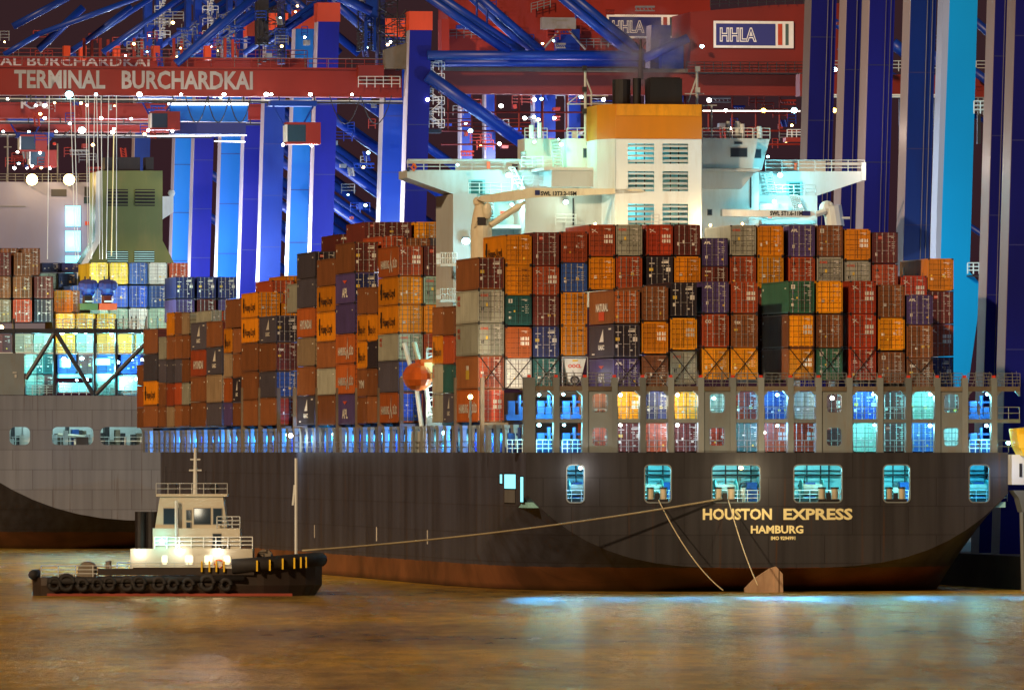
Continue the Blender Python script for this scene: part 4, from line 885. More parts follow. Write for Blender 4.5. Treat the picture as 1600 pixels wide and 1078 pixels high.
def girder(r, s, pxl, pxr, ytop, ybot, d=2.6, mat='crane_red', text=None):
    a, c = S1.V(pxl, ybot, s), S1.V(pxr, ytop, s); b = MB().mat(mat)
    h = c.z-a.z; b.box(a.x, c.x, s, s+d, a.z, c.z)
    b.box(a.x, c.x, s-.25, s, c.z-.25, c.z-.02).box(a.x, c.x, s-.25, s, a.z+.02, a.z+.25)
    n = max(2, int((c.x-a.x)/9))
    o = b.build('boom', r)
    rl = MB().mat('crane_red'); 
    rl.rail((a.x, s-.1, c.z), (c.x, s-.1, c.z), 1.1, .05, 2, 2.4)
    rl.mat('rail_grey').rail((a.x, s+d, c.z), (c.x, s+d, c.z), 1.3, .04, 2, 3.); rl.build('boom_railing', o)
    tr_ = MB().mat('rail_white').tube([(a.x, s-.5, a.z-.5), (c.x, s-.5, a.z-.5)], .09, 5).mat('steel_dark').box(a.x, c.x, s-.7, s-.2, a.z-.85, a.z-.65)
    for i in range(n*2): x = a.x+(c.x-a.x)*(i+.5)/(n*2); tr_.box(x-.06, x+.06, s-.6, s, a.z-.8, a.z)
    tr_.build('cable_tray', o)
    return o, a, c
def tubes(r, items, mat='crane_blue', name='brace'):
    for (x0, y0, x1, y1, s, rr) in items: MB().mat(mat).tube([Q(x0, y0, s), Q(x1, y1, s)], rr, 12).build(name, r, smooth=True)
def trolley(r, s, px, py, sc=1., cabcol='crane_red'):
    p = S1.V(px, py, s); x, z = p.x, p.z; o = MB().mat('crane_blue').box(x-3*sc, x+3*sc, s-.5, s+3, z-.5, z+.2).tube([(x-2.6*sc, s, z-.5), (x-1.2*sc, s, z-3*sc)], .12, 5).tube([(x+2.6*sc, s, z-.5), (x+1.2*sc, s, z-3*sc)], .12, 5).build('trolley', r)
    c = MB().mat(cabcol).box(x-1.0*sc, x+3.4*sc, s-1.2, s+1.6, z-5.4*sc, z-5.1*sc).box(x+1.5*sc, x+3.4*sc, s-1.1, s+1.5, z-5.1*sc, z-2.6*sc).box(x-1.*sc, x+1.5*sc, s-1.1, s+1.5, z-2.9*sc, z-2.6*sc).mat('rail_white').box(x-1.1*sc, x-.9*sc, s-1.1, s+1.5, z-5.1*sc, z-2.9*sc)
    c.mat('window_dark').box(x-.9*sc, x+1.5*sc, s-1.0, s+1.4, z-5.1*sc, z-2.9*sc).build('operator_cab', o)
    l = MB().mat('lamp_white').ball((x-1.5*sc, s-1.3, z-5.5*sc), .2, 8).ball((x+2.2*sc, s-1.3, z-5.6*sc), .18, 8).build('lamp', o)
    return o
def ropes(r, s, pxs, y0, y1, mat='rail_white', rr=.05):
    b = MB().mat(mat)
    for a, c in pxs: b.tube([Q(a, y0, s), Q(c, y1, s)], rr, 4)
    b.build('hoist_ropes', r)
def festoon(r, s, px0, px1, y, n, sag=24):
    b = MB().mat('steel_dark')
    for i in range(n):
        a, c = px0+(px1-px0)*i/n, px0+(px1-px0)*(i+1)/n
        b.tube([Q(a+(c-a)*t, y+sag*4*t*(1-t), s) for t in [k/8 for k in range(9)]], .07, 4, False)
    b.build('festoon_cable', r)
def stairs(r, s, px, y0, y1, w=12, mat='rail_grey'):
    b = MB().mat(mat); n = int((y1-y0)/16); 
    for dx in (-w, w): b.tube([Q(px+dx, y0, s), Q(px+dx, y1, s)], .08, 4)
    for k in range(n):
        ya, yb_ = y0+(y1-y0)*k/n, y0+(y1-y0)*(k+1)/n; sg_ = 1 if k % 2 else -1
        for j in range(6):
            t = j/5; p = S1.V(px-sg_*w+2*sg_*w*t, ya+(yb_-ya)*t, s); b.box(p.x-.25, p.x+.25, s-.5, s+.5, p.z-.05, p.z+.05)
        b.tube([Q(px-sg_*w, ya-5, s-.5), Q(px+sg_*w, yb_-5, s-.5)], .06, 4); p = S1.V(px, yb_, s); b.rail((p.x-1.1, s-.6, p.z), (p.x+1.1, s-.6, p.z), 1, .05, 2, .7)
    b.build('stair_flight', r)
# crane T: the one whose lettered boom crosses the upper left
T = crane('tall blue crane whose red boom reads TERMINAL BURCHARDKAI, behind the white bridge wing', [(634.5, 34, 'crane_blue_shaded'), (597, 31, 'crane_blue')], ztop=cz(50, 375), zcap=2.4)
sT = S1.s(625, 27)
o, a, c = girder(T, sT-1, -260, 628, 107, 147)
paint('label_grey', (.42, .38, .36))
t = MB().mat('label_grey'); vs, fs = text_mesh('TERMINAL   BURCHARDKAI', 1, .03, None, 'CENTER'); hh = max(v[1] for v in vs); xa, xb = min(v[0] for v in vs), max(v[0] for v in vs)
p, q = S1.V(22, 137, sT-1), S1.V(395, 112, sT-1)
t.add([(p.x+(v[0]-xa)/(xb-xa)*(q.x-p.x), sT-1.07, p.z+v[1]/hh*(q.z-p.z)) for v in vs], fs).build('lettering', o)
MB().mat('crane_red').box(S1.x(690, sT), S1.x(1256, sT), sT-1, sT+1.6, cz(147, sT), cz(110, sT)).mat('lash_beam').box(S1.x(690, sT), S1.x(1256, sT), sT-1.3, sT-1.0, cz(112, sT), cz(106, sT)).build('landside_girder', T)
mh = MB().mat('crane_red').prism([(S1.x(1072, sT), cz(112, sT)), (S1.x(1310, sT), cz(112, sT)), (S1.x(1310, sT), cz(2, sT)), (S1.x(1200, sT), cz(6, sT)), (S1.x(1072, sT), cz(18, sT))], sT-3, sT+10).build('machinery_house', T)
rl = MB().mat('steel_dark').rail(S1.V(1072, 112, sT-3.5), S1.V(1256, 112, sT-3.5), 1.2, .06, 3, 1.2).rail(S1.V(1110, 12, sT-3.5), S1.V(1256, 6, sT-3.5), 1.2, .06, 3, 1.2).box(S1.x(1072, sT), S1.x(1256, sT), sT-3.5, sT-1, cz(114, sT), cz(112, sT)).build('walkway', T)
def sign(r, px0, px1, y0, y1, s, txt='HHLA'):
    b = MB(); fb(b, px0, y0, px1, y1, s, .1, 'label_white'); o = b.build('sign_board', r)
    k = (y1-y0)/42; b = MB(); fb(b, px0+4*k, y0+4*k, px0+99*k, y1-4*k, s-.04, .03, 'sign_blue'); fb(b, px0+103*k, y0+4*k, px0+110*k, y1-4*k, s-.04, .03, 'container_red'); fb(b, px0+115*k, y0+4*k, px0+120*k, y1-4*k, s-.04, .03, 'sign_green'); b.build('sign_field', o)
    b = MB().mat('label_white'); vs, fs = text_mesh(txt, 1, .05); hh = max(v[1] for v in vs); xa, xb = min(v[0] for v in vs), max(v[0] for v in vs)
    p, q = S1.V(px0+10*k, y0+31*k, s-.07), S1.V(px0+69*k, y0+10*k, s-.07); b.add([(p.x+(v[0]-xa)/(xb-xa)*(q.x-p.x), s-.07, p.z+v[1]/hh*(q.z-p.z)) for v in vs], fs)
    b.mat('sign_blue'); vs, fs = text_mesh(txt, 1, -.012); b.add([(p.x+(v[0]-xa)/(xb-xa)*(q.x-p.x), s-.09, p.z+v[1]/hh*(q.z-p.z)) for v in vs], fs); b.build('lettering', o)
sign(T, 1115, 1240, 34, 75, sT-3.3)
tubes(T, [(668, 87, 1005, 87, sT-6, .62), (668, 98, 1005, 98, sT-2, .55), (668, 118, 815, 222, sT-6, .85), (815, 222, 1040, 382, sT-6, .85), (655, -14, 795, 82, sT-6, .58), (673, -14, 817, 82, sT-4, .58), (725, -14, 830, 82, sT+4, .5), (742, -10, 848, 82, sT-2, .55),
 (865, -14, 985, 85, sT-6, .6), (885, -14, 1005, 85, sT-3, .6), (1006, 92, 1075, 60, sT-4, .6), (275, 100, 410, -14, sT-1, .55), (512, -12, 580, 18, sT+2, .6), (745, 0, 745, 40, sT, .15), (761, 0, 761, 50, sT, .15)])
tubes(T, [(20, 42, 126, -14, sT+6, .45), (60, 78, 130, 12, sT+10, .5), (300, 78, 346, 30, sT+6, .4), (108, 82, 240, -5, sT+16, .35), (160, 82, 285, -5, sT+22, .35), (6, 86, 60, 54, sT+3, .35), (60, 54, 240, -12, sT+3, .35), (135, 64, 205, 10, sT+14, .35)])
l1 = MB().mat('crane_blue'); fb(l1, 1035, 60, 1068, 160, sT+1, 3); l1.build('landside_post', T)
stairs(T, sT-4, 680, 92, 200, 10, 'rail_white'); stairs(T, sT+4, 607, 0, 105, 14, 'steel_dark'); stairs(T, sT-2, 628, 20, 110, 7, 'steel_dark')
trolley(T, sT-3, 458, 160); festoon(T, sT-3, 290, 392, 152, 3, 40); festoon(T, sT-3, 515, 612, 150, 2, 44); 
fb(MB(), 560, 102, 600, 122, sT-2, 2, 'crane_red').build('hinge_house', T)
MB().mat('rail_white').rail(S1.V(560, 137, sT-2), S1.V(625, 137, sT-2), 1.4, .05, 3, 1).build('boom_railing', T)
for px in (108, 150, 218, 283, 350, 416, 424, 485, 550): lamp(T, Q(px, 148, sT-1.8), .3 if px != 108 else .5, 'lamp_white' if px % 3 else 'lamp_cyan')
# red suspended walkway below the landside girder
wk = MB().mat('crane_red')
for y in (143, 176, 205, 226): wk.tube([Q(690, y, sT+3), Q(1250, y, sT+3)], .12, 5)
for px in range(700, 1250, 37): wk.tube([Q(px, 143, sT+3), Q(px, 206, sT+3)], .13, 5)
for y in (186, 192, 198): wk.tube([Q(690, y, sT+3), Q(830, y, sT+3)], .06, 4)
wk.build('suspended_walkway', T)
wp = MB().mat('steel_dark'); fb(wp, 668, 202, 690, 208, sT-3, 2); fb(wp, 1228, 215, 1252, 222, sT-3, 2, 'crane_red'); wp.mat('rail_white').rail(S1.V(1230, 215, sT-3), S1.V(1252, 215, sT-3), 1, .06, 3, .6); wp.build('platform', T)
for px, y, m in ((668, 156, 'lamp_white'), (783, 166, 'lamp_white'), (780, 225, 'lamp_white'), (735, 205, 'lamp_cyan'), (846, 155, 'lamp_cyan'), (835, 156, 'lamp_white'), (908, 152, 'lamp_cyan'), (943, 156, 'lamp_white'), (866, 185, 'lamp_cyan'), (925, 189, 'lamp_cyan'), (1108, 157, 'lamp_white'), (1134, 173, 'lamp_white'), (1097, 73, 'lamp_cyan'), (915, 187, 'lamp_warm'), (820, 185, 'lamp_white')): lamp(T, Q(px, y, sT-5), .28, m)
for px, y, m in ((1193, 173, 'lamp_amber'), (1241, 173, 'lamp_cyan'), (1303, 173, 'lamp_amber')): lamp(T, Q(px, y, sT-6), .36, m)
MB().mat('tube_white').tube([Q(1098, 173.5, sT-5.6), Q(1250, 174, sT-5.6)], .06, 5).build('light_tube', T)
# crane U and others behind, to the left
sU = S1.s(480, 27); U = crane('blue crane with stacked white light stripes left of the lettered crane', [(491, 33, 'crane_blue_shaded'), (456, 28, 'crane_blue_lit')], ztop=cz(38, 455), zcap=2.6)
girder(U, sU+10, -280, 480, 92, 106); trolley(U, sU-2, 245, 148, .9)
V_ = crane('blue crane with twin bright legs in the middle of the left group', [(411, 32, 'crane_blue'), (381, 25, 'crane_blue_shaded')], ztop=cz(52, 505), zcap=2.4)
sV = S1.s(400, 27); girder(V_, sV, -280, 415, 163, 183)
Wc = crane('pale blue crane beside the green funnel casing', [(345, 31, 'crane_blue_lit'), (303, 30, 'crane_blue_shaded')], ztop=cz(72, 560), zcap=2.2)
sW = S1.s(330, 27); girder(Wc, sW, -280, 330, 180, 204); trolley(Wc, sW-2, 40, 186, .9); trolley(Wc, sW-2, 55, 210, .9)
Xc = crane('farthest blue crane just right of the green funnel casing', [(273, 28, 'crane_blue_lit'), (210, 24, 'crane_blue')], ztop=cz(90, 610))
for r_, s_, px_ in ((U, sU, 491), (V_, sV, 411), (Wc, sW, 345), (Xc, S1.s(273, 27), 273)):
    for dy in (0, 60, 128, 196): tubes(r_, [(px_+20, 118+dy, px_+280, 118+dy+185, s_+3, .65)])
    tubes(r_, [(px_-80, 70, px_+20, 5, s_, .45), (px_-110, 84, px_+30, -14, s_+5, .4), (px_+30, -14, px_+150, 84, s_, .6), (px_+12, -14, px_+120, 84, s_+6, .6)])
t = MB().mat('label_grey'); put_text(t, 'AL BURCHARDKAI', 1.9, (S1.x(118, sU+10), sU+9.9, cz(108, sU+10)), bold=.03, width=S1.x(236, sU)-S1.x(0, sU)); t.build('lettering', U)
t = MB().mat('label_grey'); put_text(t, 'KAI', 1.9, (S1.x(54, sV), sV-.3, cz(174, sV)), bold=.03, width=4); t.build('lettering', V_)
for px, y in ((12, 155), (25, 148), (70, 165), (136, 165), (158, 185), (205, 186), (88, 206), (45, 206), (176, 207), (5, 206), (178, 202), (335, 151), (345, 151), (218, 150), (70, 185)): lamp(V_, Q(px, y, sV-3), .30, 'lamp_cyan' if px % 2 else 'lamp_white')
lamp(V_, Q(128, 204, sV-3), .6, 'lamp_white'); lamp(V_, Q(85, 225, sV-3), .25, 'lamp_red')
ropes(T, sT-3, [(110, 118), (116, 122), (134, 138), (138, 141), (148, 143), (151, 156), (158, 160), (77, 74), (170, 166), (182, 182)], 150, 405, 'rail_white', .045)
ropes(T, sT-3.5, [(178, 174)], 208, 400, 'label_cream', .07)
festoon(V_, sV-2, 62, 205, 204, 3, 12)
MB().mat('tube_white').tube([Q(262, 163, sU), Q(388, 163, sU)], .16, 6).tube([Q(230, 213, sU), Q(385, 212, sU)], .06, 6).tube([Q(335, 221, sU), Q(383, 222, sU)], .08, 6).build('light_tube', U)
MB().mat('crane_blue_lit').box(S1.x(266, sU), S1.x(388, sU), sU+.3, sU+2, cz(192, sU), cz(166, sU)).mat('sign_blue').box(S1.x(266, sU), S1.x(384, sU), sU-.1, sU+1.5, cz(212, sU), cz(194, sU)).build('lit_walkway', U)
for s_, px in ((sU+8, 240), (sV, 178), (sT+14, 100), (sT+18, 320), (sU+5, 125)):   # upper deck details above the booms
    b = MB().mat('crane_cap'); fb(b, px, 72, px+10, 94, s_, 1.5); fb(b, px+30, 60, px+34, 92, s_, .6, 'crane_red'); fb(b, px+42, 62, px+46, 92, s_, .6, 'crane_red'); b.build('boom_fittings', T)
stairs(U, sU-3, 353, 18, 88, 14, 'rail_grey'); stairs(V_, sV-3, 296, 38, 82, 12, 'rail_grey'); stairs(U, sU-3, 425, 8, 100, 20, 'steel_dark'); stairs(T, sT+6, 570, 0, 80, 10, 'steel_dark'); stairs(Xc, sW, 230, 66, 88, 14, 'rail_grey'); stairs(V_, sV-3, 253, 2, 60, 3, 'rail_white'); stairs(V_, sV-3, 328, 2, 60, 3, 'rail_white')
for px in (244, 305, 370): 
    b = MB(); fb(b, px-18 if px == 244 else px-14, 0, px-6, 84, sV+4, 2, 'crane_blue'); fb(b, px, 0, px+10, 90, sV+8, 2); b.build('upper_frame', V_)
b = MB(); fb(b, 402, 0, 420, 70, sU-2, 2.5, 'steel_dark'); fb(b, 437, 0, 446, 100, sU-2, 2.5, 'sign_blue'); fb(b, 590, 0, 602, 105, sT+5, 2, 'sign_blue'); fb(b, 572, 0, 592, 28, sT+5, 2, 'crane_blue'); fb(b, 570, 28, 574, 80, sT+5, 1, 'crane_blue'); fb(b, 584, 28, 588, 80, sT+5, 1, 'crane_blue'); b.build('upper_frame', U)
b = MB().mat('lash_beam'); b.prism([(S1.x(596, sT), cz(110, sT)), (S1.x(634, sT), cz(110, sT)), (S1.x(634, sT), cz(68, sT)), (S1.x(596, sT), cz(80, sT))], sT-3, sT-1); b.build('hoist_house', T)
# the next crane's machinery house with its own sign, behind
s2 = sT+45; NX = crane('red machinery house with a half hidden sign and blue bracing behind the funnel smoke', [(1012, 30, 'crane_blue')], ztop=cz(60, s2), xw=60)
b = MB().mat('crane_red').box(S1.x(700, s2), S1.x(1110, s2), s2, s2+8, cz(80, s2), cz(-6, s2)).build('machinery_house', NX); sign(NX, 948, 1062, 24, 60, s2-.3)
b = MB(); b.mat('rail_grey').rail(S1.V(690, 62, s2-1), S1.V(760, 58, s2-1), 1.2, .06, 3, 1.).rail(S1.V(830, 20, s2-1), S1.V(860, 12, s2-1), 1.2, .06, 3, 1.).rail(S1.V(905, 75, s2-1), S1.V(985, 75, s2-1), 1.2, .06, 3, 1.); b.mat('crane_blue'); fb(b, 870, 46, 906, 80, s2-3, 2); b.mat('rail_grey').tube([Q(848, 78, s2-4), Q(875, 48, s2-4)], .15, 5).tube([Q(888, 48, s2-4), Q(915, 78, s2-4)], .15, 5); fb(b, 847, 28, 900, 46, s2-3, 1.5, 'rail_grey'); b.build('access_platform', NX)
b = MB().mat('crane_red'); fb(b, 690, 30, 702, 80, s2-5, 3); fb(b, 764, 42, 792, 62, s2-5, 3, 'crane_cap'); b.build('boom_fittings', NX)
for px, w in ((722, 16), (760, 14), (836, 9), (850, 18), (889, 18)):
    o = MB(); fb(o, px, 148, px+w, 420, s2+20, 2, 'crane_blue'); o = o.build('leg', NX); q = MB(); fb(q, px-3, 148, px, 420, s2+20.1, 2, 'crane_lit_side'); q.build('leg_lit_side', o)  # lit left edge of each post painted as a pale sheet
flood_later = [(S1.x(800, s2+12), s2+10, 52, 9000, (.8, .85, 1)), (S1.x(900, s2+12), s2+10, 52, 7000, (.8, .8, 1))]
# near cranes on the right: only their legs are in view
R3 = crane('blue crane legs just right of the white house, nearest the funnel', [(1261, 39, 'crane_blue_shaded'), (1316, 26, 'crane_blue_shaded')], xw=28, ztop=72)
R2 = crane('blue crane with two dark legs above the orange containers at right', [(1352, 39, 'crane_blue_shaded'), (1416, 40, 'crane_blue')], xw=28, ztop=72)
R1 = crane('dark blue crane legs at the right edge of the picture', [(1548, 25, 'crane_blue_shaded'), (1580, 60, 'crane_blue_shaded')], xw=28, ztop=72)
sE = 203; xe = S1.x(1478, sE); zE = S1.V(1478, 250, sE).z
E = empty('gantry_crane', S1.mat(), 'brightly lit blue flared leg of a crane right of the containers', 'gantry crane', 'gantry cranes along the quay')
we = S1.x(1520, sE)-xe
def ex(px, py): p = S1.V(px, py, sE); return (p.x, p.z)
MB().mat('crane_cyan_lit').prism([ex(1487, -80), ex(1530, -80), ex(1518, 330), ex(1515, 425), ex(1531, 442), ex(1527, 500), ex(1513, 600), ex(1508, 690), ex(1462, 690), ex(1472, 330)], sE, sE+3).build('leg', E)
MB().mat('crane_lit_side').prism([ex(1477, -80), ex(1487, -80), ex(1472, 330), ex(1462, 690), ex(1455, 690), ex(1464, 330)], sE+.05, sE+3).build('leg_lit_side', E)
for y in (0, 80, 155, 230, 300): 
    pass
b = MB().mat('rail_white').rail(S1.V(1512, 428, sE-1), S1.V(1530, 428, sE-1), 1.2, .08, 3, .6).rail(S1.V(1522, 178, sE-1), S1.V(1542, 178, sE-1), 1.4, .08, 3, .8); b.mat('steel_dark').box(S1.x(1510, sE), S1.x(1532, sE), sE-1.2, sE, cz(430, sE), cz(428, sE)).build('platform', E)
# red / dark structures glimpsed between the right legs, same far crane line
s4 = 250; FR = empty('gantry_crane', S1.mat(), 'red girder and bracing of a far crane glimpsed between the right-hand legs', 'gantry crane', 'gantry cranes along the quay')
b = MB().mat('crane_red').box(S1.x(1250, s4), S1.x(1620, s4), s4, s4+2.5, cz(147, s4), cz(112, s4)).mat('rail_white').rail(S1.V(1300, 112, s4-.3), S1.V(1560, 112, s4-.3), 1.2, .06, 3, 1.3).tube([Q(1300, 149, s4-.5), Q(1480, 149, s4-.5)], .12, 5).tube([Q(1300, 152, s4-.5), Q(1480, 152, s4-.5)], .08, 5); b.build('boom', FR)
tubes(FR, [(1300, 34, 1330, 50, s4-2, .5), (1395, 68, 1420, 88, s4-2, .7), (1455, 85, 1480, 110, s4-2, .6), (1520, 30, 1600, 100, s4-2, .5), (1520, 110, 1600, 170, s4-2, .5), (1310, 75, 1620, 230, s4+4, .3), (1510, 350, 1600, 410, s4, .35), (1550, 330, 1600, 300, s4, .3)])
b = MB().mat('steel_dark'); 
for px in (1408, 1462, 1530): b.box(S1.x(px, s4)-.2, S1.x(px, s4)+.2, s4, s4+.4, cz(220, s4), cz(150, s4))
b.mat('rail_grey').rail(S1.V(1455, 215, s4), S1.V(1475, 215, s4), 3, .08, 4, .7).rail(S1.V(1520, 180, s4), S1.V(1545, 180, s4), 2, .08, 4, .7); b.build('hanging_platform', FR)
lamp(FR, Q(1598, 575, 30), .25, 'lamp_white'); lamp(FR, Q(1304, 109, s4-3), .3, 'lamp_cyan')
def clutter(r, s, x0, x1, y0, y1, n_, seed, mats=('crane_red', 'crane_blue', 'rail_grey', 'crane_red')):
    rd = random.Random(seed)
    for k in range(n_):
        px, py = rd.uniform(x0, x1), rd.uniform(y0, y1); L = rd.uniform(8, 34); b = MB().mat(rd.choice(mats)); t = rd.random()
        if t < .4: p, q = S1.V(px, py, s), S1.V(px+L, py, s); b.rail(p, q, 1.3, .07, 3, 1.4)
        elif t < .6: b.tube([Q(px, py, s), Q(px+L, py, s)], .16, 6).tube([Q(px, py+6, s), Q(px+L, py+6, s)], .1, 6); [b.tube([Q(px+L*j/5, py, s), Q(px+L*(j+.5)/5, py+6, s)], .06, 4) for j in range(5)]
        elif t < .8: b.tube([Q(px, py, s), Q(px+3, py+L, s)], .14, 6).tube([Q(px+7, py, s), Q(px+10, py+L, s)], .14, 6); [b.tube([Q(px+3*j/6, py+L*j/6, s), Q(px+7+3*(j+1)/6, py+L*(j+1)/6, s)], .06, 4) for j in range(6)]
        else: fb(b, px, py, px+rd.uniform(4, 10), py+rd.uniform(4, 9), s, 1.5)
        b.build('walkway_fittings', r, split=False)
        if rd.random() < .35: lamp(r, Q(px+L/2, py+2, s-1), .22, rd.choice(('lamp_cyan', 'lamp_white', 'lamp_warm')))
clutter(NX, s2+15, 690, 960, 148, 240, 34, 5); clutter(NX, s2+15, 1095, 1250, 150, 235, 16, 6); clutter(NX, s2-6, 690, 1000, 8, 78, 16, 7)
clutter(V_, sV-4, 0, 260, 150, 265, 26, 8, ('crane_red', 'crane_blue', 'rail_grey', 'crane_blue', 'crane_red')); clutter(U, sU+20, 0, 380, 60, 96, 26, 9, ('crane_red', 'crane_red', 'rail_grey', 'crane_blue')); clutter(U, sU-5, 200, 480, 4, 90, 24, 10, ('crane_blue', 'rail_grey', 'sign_blue'))
clutter(U, sU-4, 520, 592, 150, 340, 16, 11, ('crane_blue', 'rail_grey', 'crane_red', 'crane_blue')); clutter(T, sT+8, 560, 634, 4, 104, 14, 12, ('rail_grey', 'sign_blue', 'steel_dark')); clutter(R3, 240, 1300, 1600, 5, 240, 22, 13, ('crane_red', 'sign_blue', 'rail_grey'))
# point lights added to brighten the cranes, with no lamp bodies
def flood(r, p, w, col, rad=.5):
    point(None, (p[0], p[1]-.6, p[2]-.5), w, col, rad, r)
FB = (.35, .6, 1)
for r_, s_, z_, w in ((T, 381, 46, 18000), (U, 462, 44, 22000), (V_, 511, 44, 24000), (Wc, 560, 42, 24000), (Xc, 590, 40, 18000)):
    flood(r_, (16, s_, z_), w, (.75, .85, 1)); 
for r_, s_, z_, w, c_ in ((T, 381, 24, 9000, (1, .8, .6)), (U, 462, 24, 12000, (1, .85, .7)), (V_, 511, 22, 16000, (.8, .9, 1)), (Wc, 560, 22, 16000, (.6, .8, 1))):
    flood(r_, (17, s_, z_), w, c_)
for s_, x_, z_, w in ((434, 34, 42, 16000), (434, 28, 26, 12000), (488, 24, 40, 16000), (535, 20, 38, 18000), (378, 32, 40, 9000), (350, 45, 52, 9000), (350, 60, 40, 7000), (330, 30, 50, 4000)):
    flood(T, (x_, s_, z_), w, FB)
for x_, s_, z_, w, c_ in flood_later: flood(NX, (x_, s_, z_), w, c_)
for s_, x_, z_, w, c_ in ((360, 5, 56, 2500, WH), (360, -15, 56, 2200, WH), (455, -5, 46, 5000, (1, .7, .7)), (520, -10, 42, 9000, (1, .8, .8)), (340, 48, 62, 4200, (1, .75, .6)), (340, 75, 62, 4500, (1, .7, .6)), (385, 55, 48, 9000, (.9, .7, 1))):
    flood(T, (x_, s_, z_), w, c_)
for r_, s_, x_, z_, w, c_ in ((R3, 88, 22, 44, 800, (1, .75, .6)), (R2, 60, 23, 40, 500, (1, .8, .75)), (R1, 14, 23, 34, 500, (.8, .85, 1)), (R1, 40, 31, 30, 900, FB), (R2, 48, 36, 30, 2400, FB), (E, 178, 33, 46, 30000, (.2, .75, 1)), (E, 178, 37, 24, 26000, (.2, .7, 1)), (R1, 5, 36, 26, 1300, (.3, .3, 1)), (R3, 80, 38, 46, 900, FB)):
    flood(r_, (x_, s_, z_), w, c_)
# ------------------------------------------------------------------ the ship ahead (upper left)
ship2 = empty('container_ship', S2.mat(), 'pale grey container ship moored beyond, its lit stern frames at the left edge', 'container ship')
D2 = S2.V(100, 618, 0).z; W2 = (S2.x(560, 0)-S2.x(-90, 0))/2; xc2 = (S2.x(560, 0)+S2.x(-90, 0))/2
sh2 = empty('far_hull', None); sh2.parent = ship2; sh2.location = (xc2, 0, 0)
ho, sec2 = hull(sh2, 'hull_grey', 300, 13.9, .25, 3.6, D2, W2, 2.4)
holes2 = []
for a, c in ((15, 47), (81, 146), (157, 222)):
    z0, z1 = S2.V(a, 695, 0).z, S2.V(a, 667, 0).z; holes2.append(rrect(S2.x(a, 0)-xc2, z0, S2.x(c, 0)-xc2, z1, .7))
plate('transom', [(x, z) for x, _, z in sec2], holes2, -.02, .14, 'hull_far', sh2)
zf = S2.V(80, 695, 0).z
b = MB().mat('house_white').box(-W2+.4, W2-.4, .3, 8, zf-.5, zf-.05).box(-W2+.4, W2-.4, .3, 8, D2-1.2, D2-1.0).box(-W2+.4, W2-.4, 8, 8.2, zf-.4, D2-1)
b.mat('house_white')
for k in range(8): x = S2.x(18+k*17, 3)-xc2; b.box(x-.3, x+.3, 3, 3.6, zf, zf+.8+.5*(k % 3))
b.mat('steel_dark').box(S2.x(120, 1)-xc2, S2.x(138, 1)-xc2, 1, 2, zf, zf+1.0).mat('tug_cream').tube([(S2.x(90, 4)-xc2, 4, zf+1.3), (S2.x(135, 4)-xc2, 4, zf+1.0)], .25, 6); rd = random.Random(4)
for k in range(26):
    x = S2.x(12+k*8.5, 5)-xc2; b.mat(rd.choice(('steel_dark', 'rail_white', 'lash_beam', 'container_blue'))).box(x-.2, x+rd.uniform(.1, .9), 4+rd.random(), 6, zf, zf+rd.uniform(.6, 2.6))
b.mat('rail_white').rail((-W2+1, 2.2, zf), (W2-1, 2.2, zf), 1.0, .05, 2, 2).box(-W2+1, W2-1, 6.5, 7.9, D2-2.0, D2-1.6)
b.build('mooring_deck', sh2, split=False)
for px in (32, 112, 190): point(None, (S2.x(px, 4)-xc2, 3.2, D2-1.8), 260, (.6, .95, 1), .3, sh2)
b = MB().mat('steel_dark').box(-W2+.1, W2-.1, .1, 210, D2-.1, D2-.02); b.build('deck', sh2)
def fb2(b, px0, py0, px1, py1, s, d, mat=None):
    if mat: b.mat(mat)
    p, q = S2.V(px0, py1, s), S2.V(px1, py0, s); return b.box(p.x, q.x, s, s+d, p.z, q.z)
def Q2(px, py, s): return tuple(S2.V(px, py, s))
b = MB(); fb2(b, -60, 552, 38, 617, .4, 4, 'lash_grey'); b.build('winch_house', ship2)
b = MB(); fb2(b, 20, 581, 26, 583, .3, .1, 'label_white'); fb2(b, 23, 585, 26, 590, .3, .1); b.build('small_markings', ship2)
b = MB(); fb2(b, -60, 514, 228, 520, 1, 1.2, 'steel_dark')
for px in (22, 85, 148, 182, 228): fb2(b, px-1.6, 498, px+1.6, 618, .9, 1, 'steel_dark' if px < 200 else 'rail_grey')
fb2(b, 0, 551, 228, 553, 1, 1, 'rail_white')
for (x0, y0, x1, y1) in ((84, 522, 40, 592), (88, 520, 112, 560), (112, 560, 146, 616), (150, 616, 228, 536)): b.mat('steel_dark').tube([Q2(x0, y0, .7), Q2(x1, y1, .7)], .3, 6)
b.build('lashing_bridge', ship2)
b = MB().mat('rail_white')
for a, c in ((40, 84), (88, 147), (150, 181), (184, 228)):
    for y in (601, 552): b.rail(S2.V(a, y+16 if y > 600 else y, 1.5), S2.V(c, y+16 if y > 600 else y, 1.5), 1.2, .05, 4, .9)
for a, c in ((85, 148), (148, 182), (182, 228)): b.rail(S2.V(a, 514, 1), S2.V(c, 514, 1), 1.2, .06, 3, 1)
b.build('deck_rail', ship2)
b = MB().mat('steel_dark')
for px in (192, 205, 212, 228, 246): fb2(b, px, 494, px+1.6, 514, 1, .3)
b.build('lashing_posts', ship2)
b = MB(); 
for x0, y0, w, h_ in ((92, 585, 52, 5), (92, 598, 52, 14), (152, 584, 26, 12), (186, 588, 36, 22), (96, 560, 14, 14), (152, 560, 20, 10)): fb2(b, x0, y0, x0+w, y0+h_, 5, 2, 'deck_cyan')
b.build('deck_machinery', ship2)
G2 = 'containers stacked on the far container ship'
def c2(px, yt, yb, col, s, where, mark='gen', side=None, L=12.19, detail=False): container(S2, px, yt, yb, s, col, mark, 'galvanised', side, None, L, f"{CNAME[col]} container {where}", G2, detail=detail)
